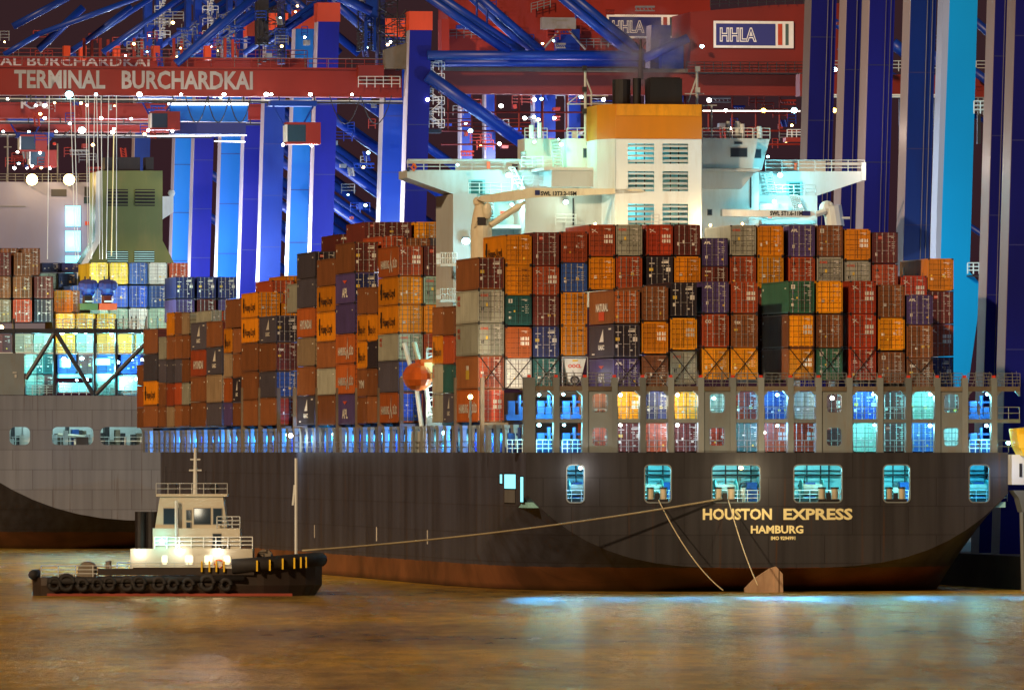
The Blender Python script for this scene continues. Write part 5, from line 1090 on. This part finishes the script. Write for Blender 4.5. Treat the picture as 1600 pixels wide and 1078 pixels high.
n2 = 0
for row, (yt, yb, items) in enumerate([(410, 444, [(140, 'yellow'), (171.5, 'yellow'), (202, 'blue'), (232.5, 'white'), (265, 'brick')]),
        (446, 480, [(110, 'blue'), (141, 'blue'), (171.5, 'royal'), (202, 'royal'), (232.5, 'blue')]), (481, 514, [(141, 'mint'), (171.5, 'mint'), (202, 'white'), (232.5, 'mint')])]):
    for k, (px, col) in enumerate(items): c2(px, yt, yb, col, 27, f"on far ship's lit stack, {ORD[row+1]} row from top, {ORD[k+1]} from left", detail=True)
for k, px in enumerate((275, 308.5, 341)):
    c2(px, 432, 466, 'navy', 16, f"on top of dark stack by light stripes, {ORD[k+1]} from left", 'blk', detail=True)
    c2(px, 467, 502, ('purple', 'maroon', 'purple')[k], 16, f"under the top row by light stripes, {ORD[k+1]} from left", detail=True)
for row, (yt, yb, items) in enumerate([(387, 430, [(0, 'brown'), (34, 'brown')]), (394, 431, [(-12, 'maroon'), (22, 'brown')]), (431, 466, [(-12, 'brown'), (20.5, 'brown'), (54, 'maroon')]), (467, 503, [(-12, 'tan'), (20.5, 'red'), (54, 'black')])]):
    for k, (px, col) in enumerate(items): c2(px, yt, yb, col, 30 if row == 0 else 10, f"in dark group at left edge of the picture, {ORD[row+1]} row, {ORD[k+1]} from left", detail=True)
for k, (px, col) in enumerate(((85, 'orange'), (103, 'brown'))): c2(px if k == 0 else 96, 453, 488, col, 12+k*.0 if k == 0 else 24.5, f"beside the blue capstans on the far ship, {ORD[k+1]} from left", detail=True)
for k, px in enumerate((88, 120, 152)): c2(px, 489, 513, 'orange', 9, f"low behind the far ship's rail, {ORD[k+1]} from left", detail=True)
for k, (px, col) in enumerate(((66, 'navy'), (97, 'navy'), (62, 'mint'), (92, 'blue'))): c2(px, 410 if k < 2 else 426, 425 if k < 2 else 452, col, 40-k, f"small and distant before the white wall, {ORD[k+1]} of four", L=6.06)
for row, (yt, yb, items) in enumerate([(521, 551, [(-10, 'maroon'), (22, 'tan'), (53, 'mint'), (88, 'amber'), (120, 'mint'), (152, 'orange'), (184, 'amber'), (206, 'mint')]), (553, 584, [(38, 'mint'), (57, 'teal'), (90, 'blue'), (122, 'maroon'), (152, 'blue'), (190, 'royal')]), (585, 617, [(40, 'mint'), (57, 'maroon'), (152, 'mint'), (190, 'white')])]):
    for k, (px, col) in enumerate(items): c2(px, yt, yb, col, 10, f"behind the far ship's lashing bridge, {ORD[row+1]} row, {ORD[k+1]} from left", L=6.06)
for px, c_, bc in ((125+13, 'tug_black', 0), (168, 'crane_cap', 1)):   # two hooded deck cranes seen end on
    o = empty('deck_capstan', S2.mat(), ('blue hooded lifting machine on a dark olive base' if not bc else 'blue hooded lifting machine on a red base')+' before the far stack', 'lifting machine', 'hooded lifting machines on the far ship')
    MB().mat('sign_blue').ball(Q2(px-7, 446, 9), .75, 10).ball(Q2(px+7, 446, 9), .75, 10).ball(Q2(px, 448, 9), 1.0, 10).mat('crane_blue').ball(Q2(px, 456, 9.3), .9, 10).mat('steel_dark').tube([Q2(px-5, 444, 9), Q2(px-5, 432, 9)], .1, 5).tube([Q2(px+3, 444, 9), Q2(px+3, 432, 9)], .1, 5).build('hood', o)
    b = MB(); fb2(b, px-13, 474, px+15, 484, 8, 2.5, 'crane_cap' if bc else 'casing_green'); fb2(b, px-6, 462, px+6, 474, 8.4, 2, 'container_maroon' if bc else 'steel_dark'); fb2(b, px-5, 470, px+8, 472, 7.9, .2, 'label_white'); b.build('base', o)
# its green-lit casing and white house
b = MB().mat('casing_green')
b.prism([(S2.x(x, 48), S2.V(x, y, 48).z) for x, y in [(157, 267), (254, 267), (254, 376), (272, 411), (272, 520), (110, 520), (135, 411), (157, 376)]], 48, 60)
b.build('funnel_casing', ship2)
b = MB().mat('house_white').prism([(S2.x(x, 47.9), S2.V(x, y, 47.9).z) for x, y in [(150, 269), (157, 267), (157, 376), (130, 425), (110, 448), (106, 448), (149, 376)]], 47.8, 48.3).build('casing_edge', ship2)
for a, c, y0, y1 in ((168, 200, 296, 322), (211, 242, 296, 322), (168, 200, 392, 410), (210, 241, 392, 410)):
    b = MB(); fb2(b, a, y0, c, y1, 47.9, .15, 'gap_dark'); b.mat('casing_green' if y0 < 300 else 'deck_cyan')
    for k in range(5): fb2(b, a, y0+(y1-y0)*(k+.3)/5, c, y0+(y1-y0)*(k+.62)/5, 47.75, .2)
    b.build('louvre', ship2)
for a, c in ((164, 176), (185, 219), (228, 240)):
    b = MB(); fb2(b, a, 246, c, 267, 50, 3.0, 'funnel_black'); b.build('exhaust_pipe', ship2)
b = MB(); fb2(b, -80, 285, 152, 520, 62, 14, 'house_lilac'); fb2(b, -80, 322, 40, 323, 61.9, .1, 'rail_grey'); fb2(b, 80, 296, 104, 307, 61.9, .1, 'steel_dark'); fb2(b, 132, 292, 150, 307, 61.9, .1, 'steel_dark')
b.build('accommodation_block', ship2)
for y in (322, 361, 400): 
    b = MB(); fb2(b, 102, y, 126, y+32, 61.85, .1, 'window_cyan'); b.build('doorway', ship2)
b = MB(); fb2(b, 133, 346, 139, 352, 61.8, .1, 'label_red'); fb2(b, 131, 308, 150, 318, 61.8, .1, 'window_dark'); b.build('fittings', ship2)
b = MB().mat('rail_grey'); b.rail(S2.V(-60, 285, 62), S2.V(150, 285, 62), 1.1, .06, 3, 1.2).tube([Q2(12, 285, 63), Q2(12, 210, 63)], .12, 5).tube([Q2(90, 285, 63), Q2(90, 225, 63)], .1, 5).tube([Q2(6, 230, 63), Q2(18, 230, 63)], .08, 5); b.build('deck_rail', ship2)
b = MB().mat('house_white').prism([(S2.x(x, 62), S2.V(x, y, 62).z) for x, y in [(254, 307), (271, 307), (271, 332), (254, 343)]], 62, 66).ball(Q2(268, 302, 62), .5, 8); b.build('bridge_wing', ship2)
for px in (50, 108):
    q = Q2(px, 281, 60); MB().mat('lamp_warm').ball(q, .75, 12).mat('steel_dark').box(q[0]-.6, q[0]+.6, q[1]+.5, q[1]+1.2, q[2]-.6, q[2]+.6).build('flood_lamp', ship2); point(None, (q[0], q[1]-2.5, q[2]-.5), 420, (1, .72, .38), .7, ship2)
for px, py, s, w, c_ in ((114, 340, 60.5, 150, (.85, .95, 1)), (114, 378, 60.5, 150, (.85, .95, 1)), (114, 414, 60.5, 130, CY), (60, 340, 46, 500, (.55, .55, 1)), (205, 425, 40, 200, (.8, 1, .4)),
    (185, 430, 17, 2600, (.9, 1, .85)), (230, 450, 14, 1100, (.5, .9, 1)), (190, 500, 17, 1200, CY), (35, 470, 2, 500, WM), (100, 480, 6, 500, WM)):
    point(None, Q2(px, py, s), w, c_, .5, ship2)
for px, py in ((35, 519), (97, 520), (118, 520), (134, 520), (174, 521), (205, 519), (222, 519), (100, 561), (128, 560), (184, 566), (206, 562), (222, 562), (120, 594), (135, 593), (204, 594), (213, 592)): lamp(ship2, Q2(px, py, 2.4), .26, 'lamp_cyan')
for px, py, w in ((60, 530, 1800), (115, 528, 2600), (165, 530, 1600), (207, 530, 2600), (60, 575, 900), (115, 570, 2600), (165, 575, 1600), (207, 570, 2600), (100, 600, 1400), (190, 603, 1600)):
    point(None, Q2(px, py, 4.0), w*.6, CY, .3, ship2)
MB().mat('lamp_warm').ball(Q2(2, 512, 3), .3, 8).build('lamp', ship2)

# ------------------------------------------------------------------ tug in front (mostly hidden in the photograph by the mark laid over it)
ST_ = Frame(0, 0); 
class TF:   # the tug lies broadside: x right, y away, at 775 m
    Y = 779.
    def P(s, px, py, d=0): Y = s.Y+d; return Vector(((px-CX)/F*Y, Y, H+(HY-py)/F*Y))
tf = TF(); o_ = tf.P(270, 929)
tug = empty('tugboat', Matrix.Translation((o_.x, tf.Y+4, 0)), 'black-hulled harbour tug with cream deckhouse, big rubber bow fender and tow line', 'tugboat')
def T2(px, py, d=-4): v = tf.P(px, py, d+0); return (v.x-o_.x, d, v.z)
def tx(px): return T2(px, 900)[0]
def tz(py): return T2(270, py)[2]
b = MB(); xs_ = [tx(p) for p in (45, 60, 90, 150, 220, 300, 360, 410, 450, 475, 490, 500)]; hw = [2.2, 3.6, 4.2, 4.4, 4.4, 4.4, 4.3, 3.9, 3.1, 2.2, 1.3, .35]
top = [tz(y) for y in (903, 903, 903, 903, 902, 900, 896, 888, 882, 880, 879, 878)]
rows = []
for x, w, z in zip(xs_, hw, top):
    u = max(.15, 1-(max(0, x-tx(430))/(tx(500)-tx(430)))*.5)
    rows.append([(x, -w, z), (x, -w, .9), (x*1-(1-u)*1.2, -w*.9, 0), (x-(1-u)*2.5, -w*.6, -1.5), (x-(1-u)*2.5, w*.6, -1.5), (x*1-(1-u)*1.2, w*.9, 0), (x, w, .9), (x, w, z)])
for r in rows: b.v += r
for i in range(len(rows)-1):
    for k in range(8): b.f.append((i*8+k, i*8+(k+1) % 8, (i+1)*8+(k+1) % 8, (i+1)*8+k)); b.m.append(0)
b.f.append(tuple(range(8))[::-1]); b.m.append(0); b.sl = ['tug_black']; b.build('hull', tug)
MB().mat('tug_red').box(tx(70), tx(455), -4.32, -3.5, -.3, .22).build('boot_stripe', tug)
fe = MB().mat('rubber').tube([(tx(360), -4.4, tz(885)), (tx(410), -4.1, tz(882)), (tx(455), -3.0, tz(878)), (tx(485), -1.3, tz(876)), (tx(497), .2, tz(876)), (tx(485), 1.6, tz(876))], .62, 12).tube([(tx(70), -4.45, tz(908)), (tx(380), -4.4, tz(905))], .30, 8).tube([(tx(47), -3.2, tz(899)), (tx(45), 0, tz(899)), (tx(47), 3.2, tz(899))], .42, 10)
for px in (82, 101, 126, 149, 168, 196, 215, 246, 268, 292, 322, 351): kk = random.uniform(.42, .62); ty = MB().mat('rubber').tube([(tx(px)+kk*math.cos(a), -4.62, tz(911)-.6+kk+kk*math.sin(a)-random.uniform(0, .0)) for a in [k*math.pi/7 for k in range(15)]], .2, 8, False).build('tyre_fender', tug, smooth=True)
fe.build('rubber_fender', tug, smooth=True)
b = MB().mat('yellow_paint')
for px, yy, dd in ((313, 884, -4.55), (325, 884, -4.55), (336, 884, -4.55), (348, 884, -4.55), (400, 883, -4.9), (420, 882, -4.65), (440, 880, -4.25), (458, 879, -3.7), (468, 878, -3.1), (476, 878, -2.6)): b.box(tx(px)-.07, tx(px)+.07, dd-.12, dd+.3, tz(yy+10), tz(yy-7))
b.build('fender_straps', tug)
b = MB().mat('tug_cream').box(tx(200), tx(392), -3.2, 3.2, tz(889), tz(858)).box(tx(235), tx(372), -2.9, 2.9, tz(858), tz(826)).prism([(tx(238), tz(826)), (tx(352), tz(826)), (tx(345), tz(776)), (tx(246), tz(776))], -2.4, 2.4).box(tx(240), tx(352), -2.6, 2.6, tz(776), tz(772)).prism([(tx(286), tz(857)), (tx(345), tz(857)), (tx(303), tz(868))], -3.28, -3.2)
b.build('deckhouse', tug)
b = MB().mat('lash_beam').tube([(tx(130), -1.5, tz(893)), (tx(130), 1.5, tz(893))], .8, 14).box(tx(118), tx(142), -1.9, -1.6, tz(903), tz(884)).box(tx(160), tx(166), -2, 2, tz(903), tz(878)).tube([(tx(410), -1.2, tz(872)), (tx(410), 1.2, tz(872))], .7, 12).box(tx(400), tx(420), -1.6, -1.3, tz(888), tz(866)); b.build('tow_winch', tug)
b = MB().mat('rail_white').rail((tx(60), -3.6, tz(903)), (tx(196), -4.2, tz(903)), 1, .04, 3, 1.4).rail((tx(240), -2.5, tz(772)), (tx(352), -2.5, tz(772)), .9, .035, 2, 1.0); b.mat('steel_dark').tube([(tx(270), -1, tz(772)), (tx(270), -1, tz(755))], .1, 6).box(tx(262), tx(278), -1.1, -.9, tz(757), tz(753)).ball((tx(330), 0, tz(764)), .45, 10).tube([(tx(318), -2, tz(772)), (tx(318), -2, tz(735))], .03, 4).tube([(tx(255), -2, tz(772)), (tx(255), -2, tz(728))], .03, 4); b.build('roof_equipment', tug)
b = MB().mat('tug_black').box(tx(150), tx(395), -4.38, -3.9, tz(899), tz(889)).box(tx(205), tx(340), -4.42, -4.0, tz(889), tz(887)); b.build('bulwark', tug)
b = MB()
for a, c, y0, y1, m, d in ((252, 274, 795, 819, 'window_dark', -2.45), (300, 325, 795, 819, 'window_dark', -2.45), (288, 294, 798, 812, 'window_dark', -2.5), (288, 294, 817, 825, 'window_dark', -2.5), (330, 343, 795, 819, 'window_dark', -2.45), (330, 342, 835, 850, 'window_dark', -2.96)):
    w = MB().mat('rail_grey').box(tx(a)-.06, tx(c)+.06, d-.01, d+.1, tz(y1)-.06, tz(y0)+.06).mat(m).box(tx(a), tx(c), d-.04, d, tz(y1), tz(y0)).build('window', tug)
for a, c in ((250, 258), (287, 298), (317, 328), (348, 357)):
    MB().mat('rail_white').prism(rrect(tx(a)-.08, tz(882)-.08, tx(c)+.08, tz(869)+.08, .2), -3.26, -3.2).mat('window_warm').prism(rrect(tx(a), tz(882), tx(c), tz(869), .16), -3.29, -3.26).build('window', tug)
b = MB().mat('rail_white').rail((tx(238), -3.1, tz(858)), (tx(392), -3.1, tz(858)), 1., .05, 3, 1.1).rail((tx(336), -2.9, tz(826)), (tx(372), -2.9, tz(826)), 1., .06, 3, .7).rail((tx(180), -4.2, tz(889)), (tx(360), -4.2, tz(889)), .5, .04, 2, 1.2); b.build('railing', tug)
b = MB().mat('rail_white').tube([(tx(272), -2.9, tz(858)), (tx(272), -2.9, tz(782))], .15, 6).tube([(tx(272), -2.9, tz(842)), (tx(284), -2.9, tz(852))], .08, 5).tube([(tx(300), 0, tz(772)), (tx(300), 0, tz(700))], [.22, .12], 8).tube([(tx(290), 0, tz(735)), (tx(310), 0, tz(735))], .08, 5).tube([(tx(292), 0, tz(718)), (tx(308), 0, tz(718))], .08, 5).tube([(tx(459), 0, tz(880)), (tx(459), 0, tz(716))], .13, 6).tube([(tx(454), 0, tz(790)), (tx(457), 0, tz(758))], .1, 5); b.build('mast', tug)
for px in (215, 232): MB().mat('funnel_black').tube([(tx(px), -1.4, tz(858)), (tx(px), -1.4, tz(800))], .5, 12).build('exhaust_pipe', tug)
b = MB().mat('boat_orange'); cx_, cz_ = tx(339), tz(882)
b.tube([(cx_+.36*math.cos(a), -3.4, cz_+.36*math.sin(a)) for a in [k*math.pi/8 for k in range(17)]], .09, 6, False).build('lifebuoy', tug)
t = MB().mat('label_black'); put_text(t, 'BRAKE', .62, (tx(342), -3.0, tz(861)), bold=.02, width=tx(356)-tx(327)); t.build('lettering', tug)
MB().mat('sign_green').box(tx(232), tx(246), -4.5, -4.35, tz(909), tz(903)).mat('window_warm').box(tx(228), tx(294), -4.42, -4.38, tz(910), tz(901)).build('side_opening', tug)
for px, py, m, c_, w in ((278, 861, 'lamp_white', (1, .93, .8), 30), (338, 864, 'lamp_white', (1, .93, .8), 30), (250, 846, 'lamp_cyan', (0, .9, .9), 70), (215, 864, 'lamp_white', (1, .93, .8), 40)):
    MB().mat(m).ball((tx(px), -3.6, tz(py)), .2, 8).build('lamp', tug); point(None, (tx(px), -4.3, tz(py)+.1), w, c_, .2, tug)
point(None, (tx(300), -9, tz(800)), 160, (1, .88, .65), .4, tug)

# ------------------------------------------------------------------ ropes
def rope(label, a, bb, r, sag, grp=None, n=20):
    a, bb = Vector(a), Vector(bb); pts = [a.lerp(bb, i/n)-Vector((0, 0, sag*4*(i/n)*(1-i/n))) for i in range(n+1)]
    o = MB().mat('rope').tube(pts, r, 8).build('rope', None, smooth=True); tag(o, label, 'rope', grp); return o
W_ = S1.mat()
pm = W_ @ S1.V(1128, 779, -.1)
rope('long taut tow line running from the tug bow to the stern port', tf.P(472, 860, 4), pm, .085, .5)
rope('slack mooring line hanging from the second stern port into the water', W_ @ S1.V(1029, 781, -.1), tf.P(1130, 922, 10), .05, .9, 'mooring lines hanging into the water')
rope('slack mooring line hanging from the third stern port past the ship name', W_ @ S1.V(1138, 781, -.1), tf.P(1184, 914, 10), .05, .5, 'mooring lines hanging into the water')
# yellow lifeboat nose and pale platform at the right edge
yb = empty('work_boat_davit', S1.mat(), 'yellow boat nose and pale lit platform jutting in at the right edge', 'boat on a platform')
b = MB().mat('yellow_paint').prism([(S1.x(x, -3), S1.V(x, y, -3).z) for x, y in [(1588, 670), (1640, 664), (1640, 725), (1600, 712), (1592, 696)]], -3, 0).build('boat_hull', yb)
b = MB(); fb(b, 1592, 678, 1640, 700, -3.1, .1, 'label_yellow'); b.build('boat_window', yb)
b = MB(); fb(b, 1581, 710, 1640, 757, -1.5, 2, 'rail_white'); b.build('platform_panel', yb)
b = MB(); fb(b, 1593, 724, 1597, 745, -1.6, .1, 'steel_dark'); b.build('platform_slot', yb)
b = MB().mat('lash_grey').prism([(S1.x(x, -1), S1.V(x, y, -1).z) for x, y in [(1583, 766), (1640, 766), (1640, 800), (1598, 800), (1592, 778)]], -1, 1).tube([Q(1597, 800, -1), Q(1600, 925, -1)], .25, 6).build('platform_bracket', yb)
point(None, Q(1588, 735, -4), 160, (.4, .6, 1), .2, yb); point(None, Q(1595, 690, -6), 120, (1, .8, .3), .2, yb)

# ------------------------------------------------------------------ water, quay, sky, smoke
def struct(o): o['kind'] = 'structure'; return o
m = bpy.data.materials.new('water'); m.use_nodes = True; n, l = nt(m); pb = n['Principled BSDF']
pb.inputs['Base Color'].default_value = (.10, .055, .012, 1); pb.inputs['Roughness'].default_value = .22; pb.inputs['IOR'].default_value = 1.33; pb.inputs['Specular IOR Level'].default_value = .2
tc = n.new('ShaderNodeTexCoord')
def wn(scx, scy, sc, det=6):
    mp = n.new('ShaderNodeMapping'); mp.inputs['Scale'].default_value = (scx, scy, 1); l.new(tc.outputs['Object'], mp.inputs[0])
    t_ = n.new('ShaderNodeTexNoise'); t_.inputs['Scale'].default_value = sc; t_.inputs['Detail'].default_value = det; t_.inputs['Roughness'].default_value = .6; l.new(mp.outputs[0], t_.inputs['Vector']); return t_
w1, w2, w3 = wn(.42, .10, 1., 9), wn(.12, .018, 1., 4), wn(.012, .007, 1., 6)
a1 = n.new('ShaderNodeMath'); a1.operation = 'MULTIPLY_ADD'; a1.inputs[1].default_value = 1.0; l.new(w1.outputs['Fac'], a1.inputs[0]); 
a2 = n.new('ShaderNodeMath'); a2.operation = 'MULTIPLY'; a2.inputs[1].default_value = .5; l.new(w2.outputs['Fac'], a2.inputs[0]); l.new(a2.outputs[0], a1.inputs[2])
bp = n.new('ShaderNodeBump'); bp.inputs['Strength'].default_value = .9; bp.inputs['Distance'].default_value = .55; l.new(a1.outputs[0], bp.inputs['Height']); l.new(bp.outputs[0], pb.inputs['Normal'])
mx = n.new('ShaderNodeMix'); mx.data_type = 'RGBA'; mx.inputs[6].default_value = (.10, .062, .030, 1); mx.inputs[7].default_value = (.80, .48, .035, 1)  # golden bands put warm reflected light into the water's own colour
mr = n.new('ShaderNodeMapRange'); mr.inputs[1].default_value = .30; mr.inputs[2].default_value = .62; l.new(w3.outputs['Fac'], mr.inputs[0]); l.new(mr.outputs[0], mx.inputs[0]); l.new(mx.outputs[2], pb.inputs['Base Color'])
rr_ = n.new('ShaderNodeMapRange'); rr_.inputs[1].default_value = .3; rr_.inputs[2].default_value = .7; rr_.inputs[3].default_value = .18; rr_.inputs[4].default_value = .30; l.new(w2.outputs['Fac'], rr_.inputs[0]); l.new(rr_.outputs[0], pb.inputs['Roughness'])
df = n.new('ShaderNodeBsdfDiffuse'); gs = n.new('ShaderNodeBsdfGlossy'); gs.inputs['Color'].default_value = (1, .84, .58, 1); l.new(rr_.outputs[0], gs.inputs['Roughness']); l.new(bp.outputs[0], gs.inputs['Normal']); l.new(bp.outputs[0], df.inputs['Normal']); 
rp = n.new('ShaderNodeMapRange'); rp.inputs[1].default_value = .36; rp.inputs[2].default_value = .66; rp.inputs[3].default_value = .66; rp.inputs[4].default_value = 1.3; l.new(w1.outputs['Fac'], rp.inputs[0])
rs = n.new('ShaderNodeVectorMath'); rs.operation = 'SCALE'; l.new(mx.outputs[2], rs.inputs[0]); l.new(rp.outputs[0], rs.inputs['Scale']); l.new(rs.outputs[0], df.inputs['Color'])  # ripple light and shade painted into the diffuse colour
ms = n.new('ShaderNodeMixShader'); ms.inputs[0].default_value = .34; l.new(df.outputs[0], ms.inputs[1]); l.new(gs.outputs[0], ms.inputs[2]); l.new(ms.outputs[0], n['Material Output'].inputs['Surface'])
MATS['water'] = m
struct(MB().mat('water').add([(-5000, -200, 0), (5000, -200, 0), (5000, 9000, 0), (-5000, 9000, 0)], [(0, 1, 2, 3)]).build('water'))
qy = MB().mat('concrete').box(24.5, 900, -260, 3000, -2, 3.0).build('quay'); qy.matrix_world = S1.mat(); struct(qy)
W = bpy.data.worlds.new('World'); SC.world = W; W.use_nodes = True; n, l = W.node_tree.nodes, W.node_tree.links; bg = n['Background']
SUN_AZ, SUN_EL = R(-32), R(24)   # light arrives from behind the camera, somewhat from the left
sk = n.new('ShaderNodeTexSky'); sk.sky_type = 'NISHITA'; sk.sun_disc = False; sk.sun_elevation = R(2); sk.sun_rotation = R(180)+SUN_AZ
bg.inputs['Strength'].default_value = .05
sc1 = n.new('ShaderNodeVectorMath'); sc1.operation = 'SCALE'; sc1.inputs['Scale'].default_value = .10; l.new(sk.outputs[0], sc1.inputs[0])
# town glow low over the horizon, fading upward
tg = n.new('ShaderNodeTexCoord'); sx_ = n.new('ShaderNodeSeparateXYZ'); l.new(tg.outputs['Generated'], sx_.inputs[0])
mr = n.new('ShaderNodeMapRange'); mr.inputs[1].default_value = 0; mr.inputs[2].default_value = .25; mr.inputs[3].default_value = 0; mr.inputs[4].default_value = 1; l.new(sx_.outputs[2], mr.inputs[0])
mc = n.new('ShaderNodeMix'); mc.data_type = 'RGBA'; mc.inputs[6].default_value = (.50, .18, .36, 1); mc.inputs[7].default_value = (.30, .09, .17, 1); l.new(mr.outputs[0], mc.inputs[0])
ad = n.new('ShaderNodeVectorMath'); ad.operation = 'ADD'; l.new(sc1.outputs[0], ad.inputs[0]); l.new(mc.outputs[2], ad.inputs[1]); l.new(ad.outputs[0], bg.inputs[0])
sl_ = bpy.data.lights.new('sun', 'SUN'); sl_.energy = 2.5; sl_.angle = R(2); sl_.color = (1, .70, .42)
so = bpy.data.objects.new('sun', sl_); COL.objects.link(so); dirv = Vector((math.sin(-SUN_AZ)*math.cos(SUN_EL), math.cos(SUN_AZ)*math.cos(SUN_EL), -math.sin(SUN_EL))); so.rotation_euler = dirv.to_track_quat('-Z', 'Y').to_euler()
# exhaust smoke
m = bpy.data.materials.new('smoke'); m.use_nodes = True; n, l = nt(m); n.remove(n['Principled BSDF']); pv = n.new('ShaderNodeVolumePrincipled'); pv.inputs['Color'].default_value = (.6, .5, .5, 1); pv.inputs['Emission Color'].default_value = (.35, .26, .34, 1); pv.inputs['Emission Strength'].default_value = .035
tc = n.new('ShaderNodeTexCoord'); no = n.new('ShaderNodeTexNoise'); no.inputs['Scale'].default_value = 2.2; no.inputs['Detail'].default_value = 5; l.new(tc.outputs['Object'], no.inputs['Vector'])
ln = n.new('ShaderNodeVectorMath'); ln.operation = 'LENGTH'; l.new(tc.outputs['Object'], ln.inputs[0])
f1 = n.new('ShaderNodeMapRange'); f1.inputs[1].default_value = 1.; f1.inputs[2].default_value = .2; f1.inputs[3].default_value = 0; f1.inputs[4].default_value = 1; l.new(ln.outputs['Value'], f1.inputs[0])
f2 = n.new('ShaderNodeMapRange'); f2.inputs[1].default_value = .45; f2.inputs[2].default_value = .7; f2.inputs[3].default_value = 0; f2.inputs[4].default_value = .8; l.new(no.outputs['Fac'], f2.inputs[0])
mu = n.new('ShaderNodeMath'); mu.operation = 'MULTIPLY'; l.new(f1.outputs[0], mu.inputs[0]); l.new(f2.outputs[0], mu.inputs[1]); l.new(mu.outputs[0], pv.inputs['Density']); me_ = n.new('ShaderNodeMath'); me_.operation = 'MULTIPLY'; me_.inputs[1].default_value = .10; l.new(mu.outputs[0], me_.inputs[0]); l.new(me_.outputs[0], pv.inputs['Emission Strength']); l.new(pv.outputs[0], n['Material Output'].inputs['Volume'])  # mauve emission stands in for light caught by the smoke
MATS['smoke'] = m
sm = MB().mat('smoke').ball((0, 0, 0), 1, 20).build('smoke'); sm['kind'] = 'stuff'; sm['label'] = 'thin grey exhaust smoke drifting above the funnel'; sm['category'] = 'smoke'
sm.matrix_world = W_ @ Matrix.Translation(S1.V(1012, 78, 55)) @ Matrix.Diagonal((5.2, 3.5, 4.3, 1))
# ------------------------------------------------------------------ camera and render settings
cam = bpy.data.cameras.new('camera'); co = bpy.data.objects.new('camera', cam); COL.objects.link(co); SC.camera = co
co.location = (0, 0, H); co.rotation_euler = (R(90), 0, 0); cam.lens = 36*F/1600; cam.sensor_width = 36; cam.shift_y = (HY-539)/1600
cam.clip_start = 5; cam.clip_end = 20000
SC.view_settings.view_transform = 'Standard'; SC.view_settings.look = 'None'; SC.view_settings.exposure = 0
SC.render.engine = 'CYCLES'; cy = SC.cycles; cy.max_bounces = 5; cy.diffuse_bounces = 2; cy.glossy_bounces = 3; cy.transmission_bounces = 2; cy.volume_bounces = 0
cy.use_light_tree = True; cy.sample_clamp_indirect = 4; cy.caustics_reflective = False; cy.use_denoising = True
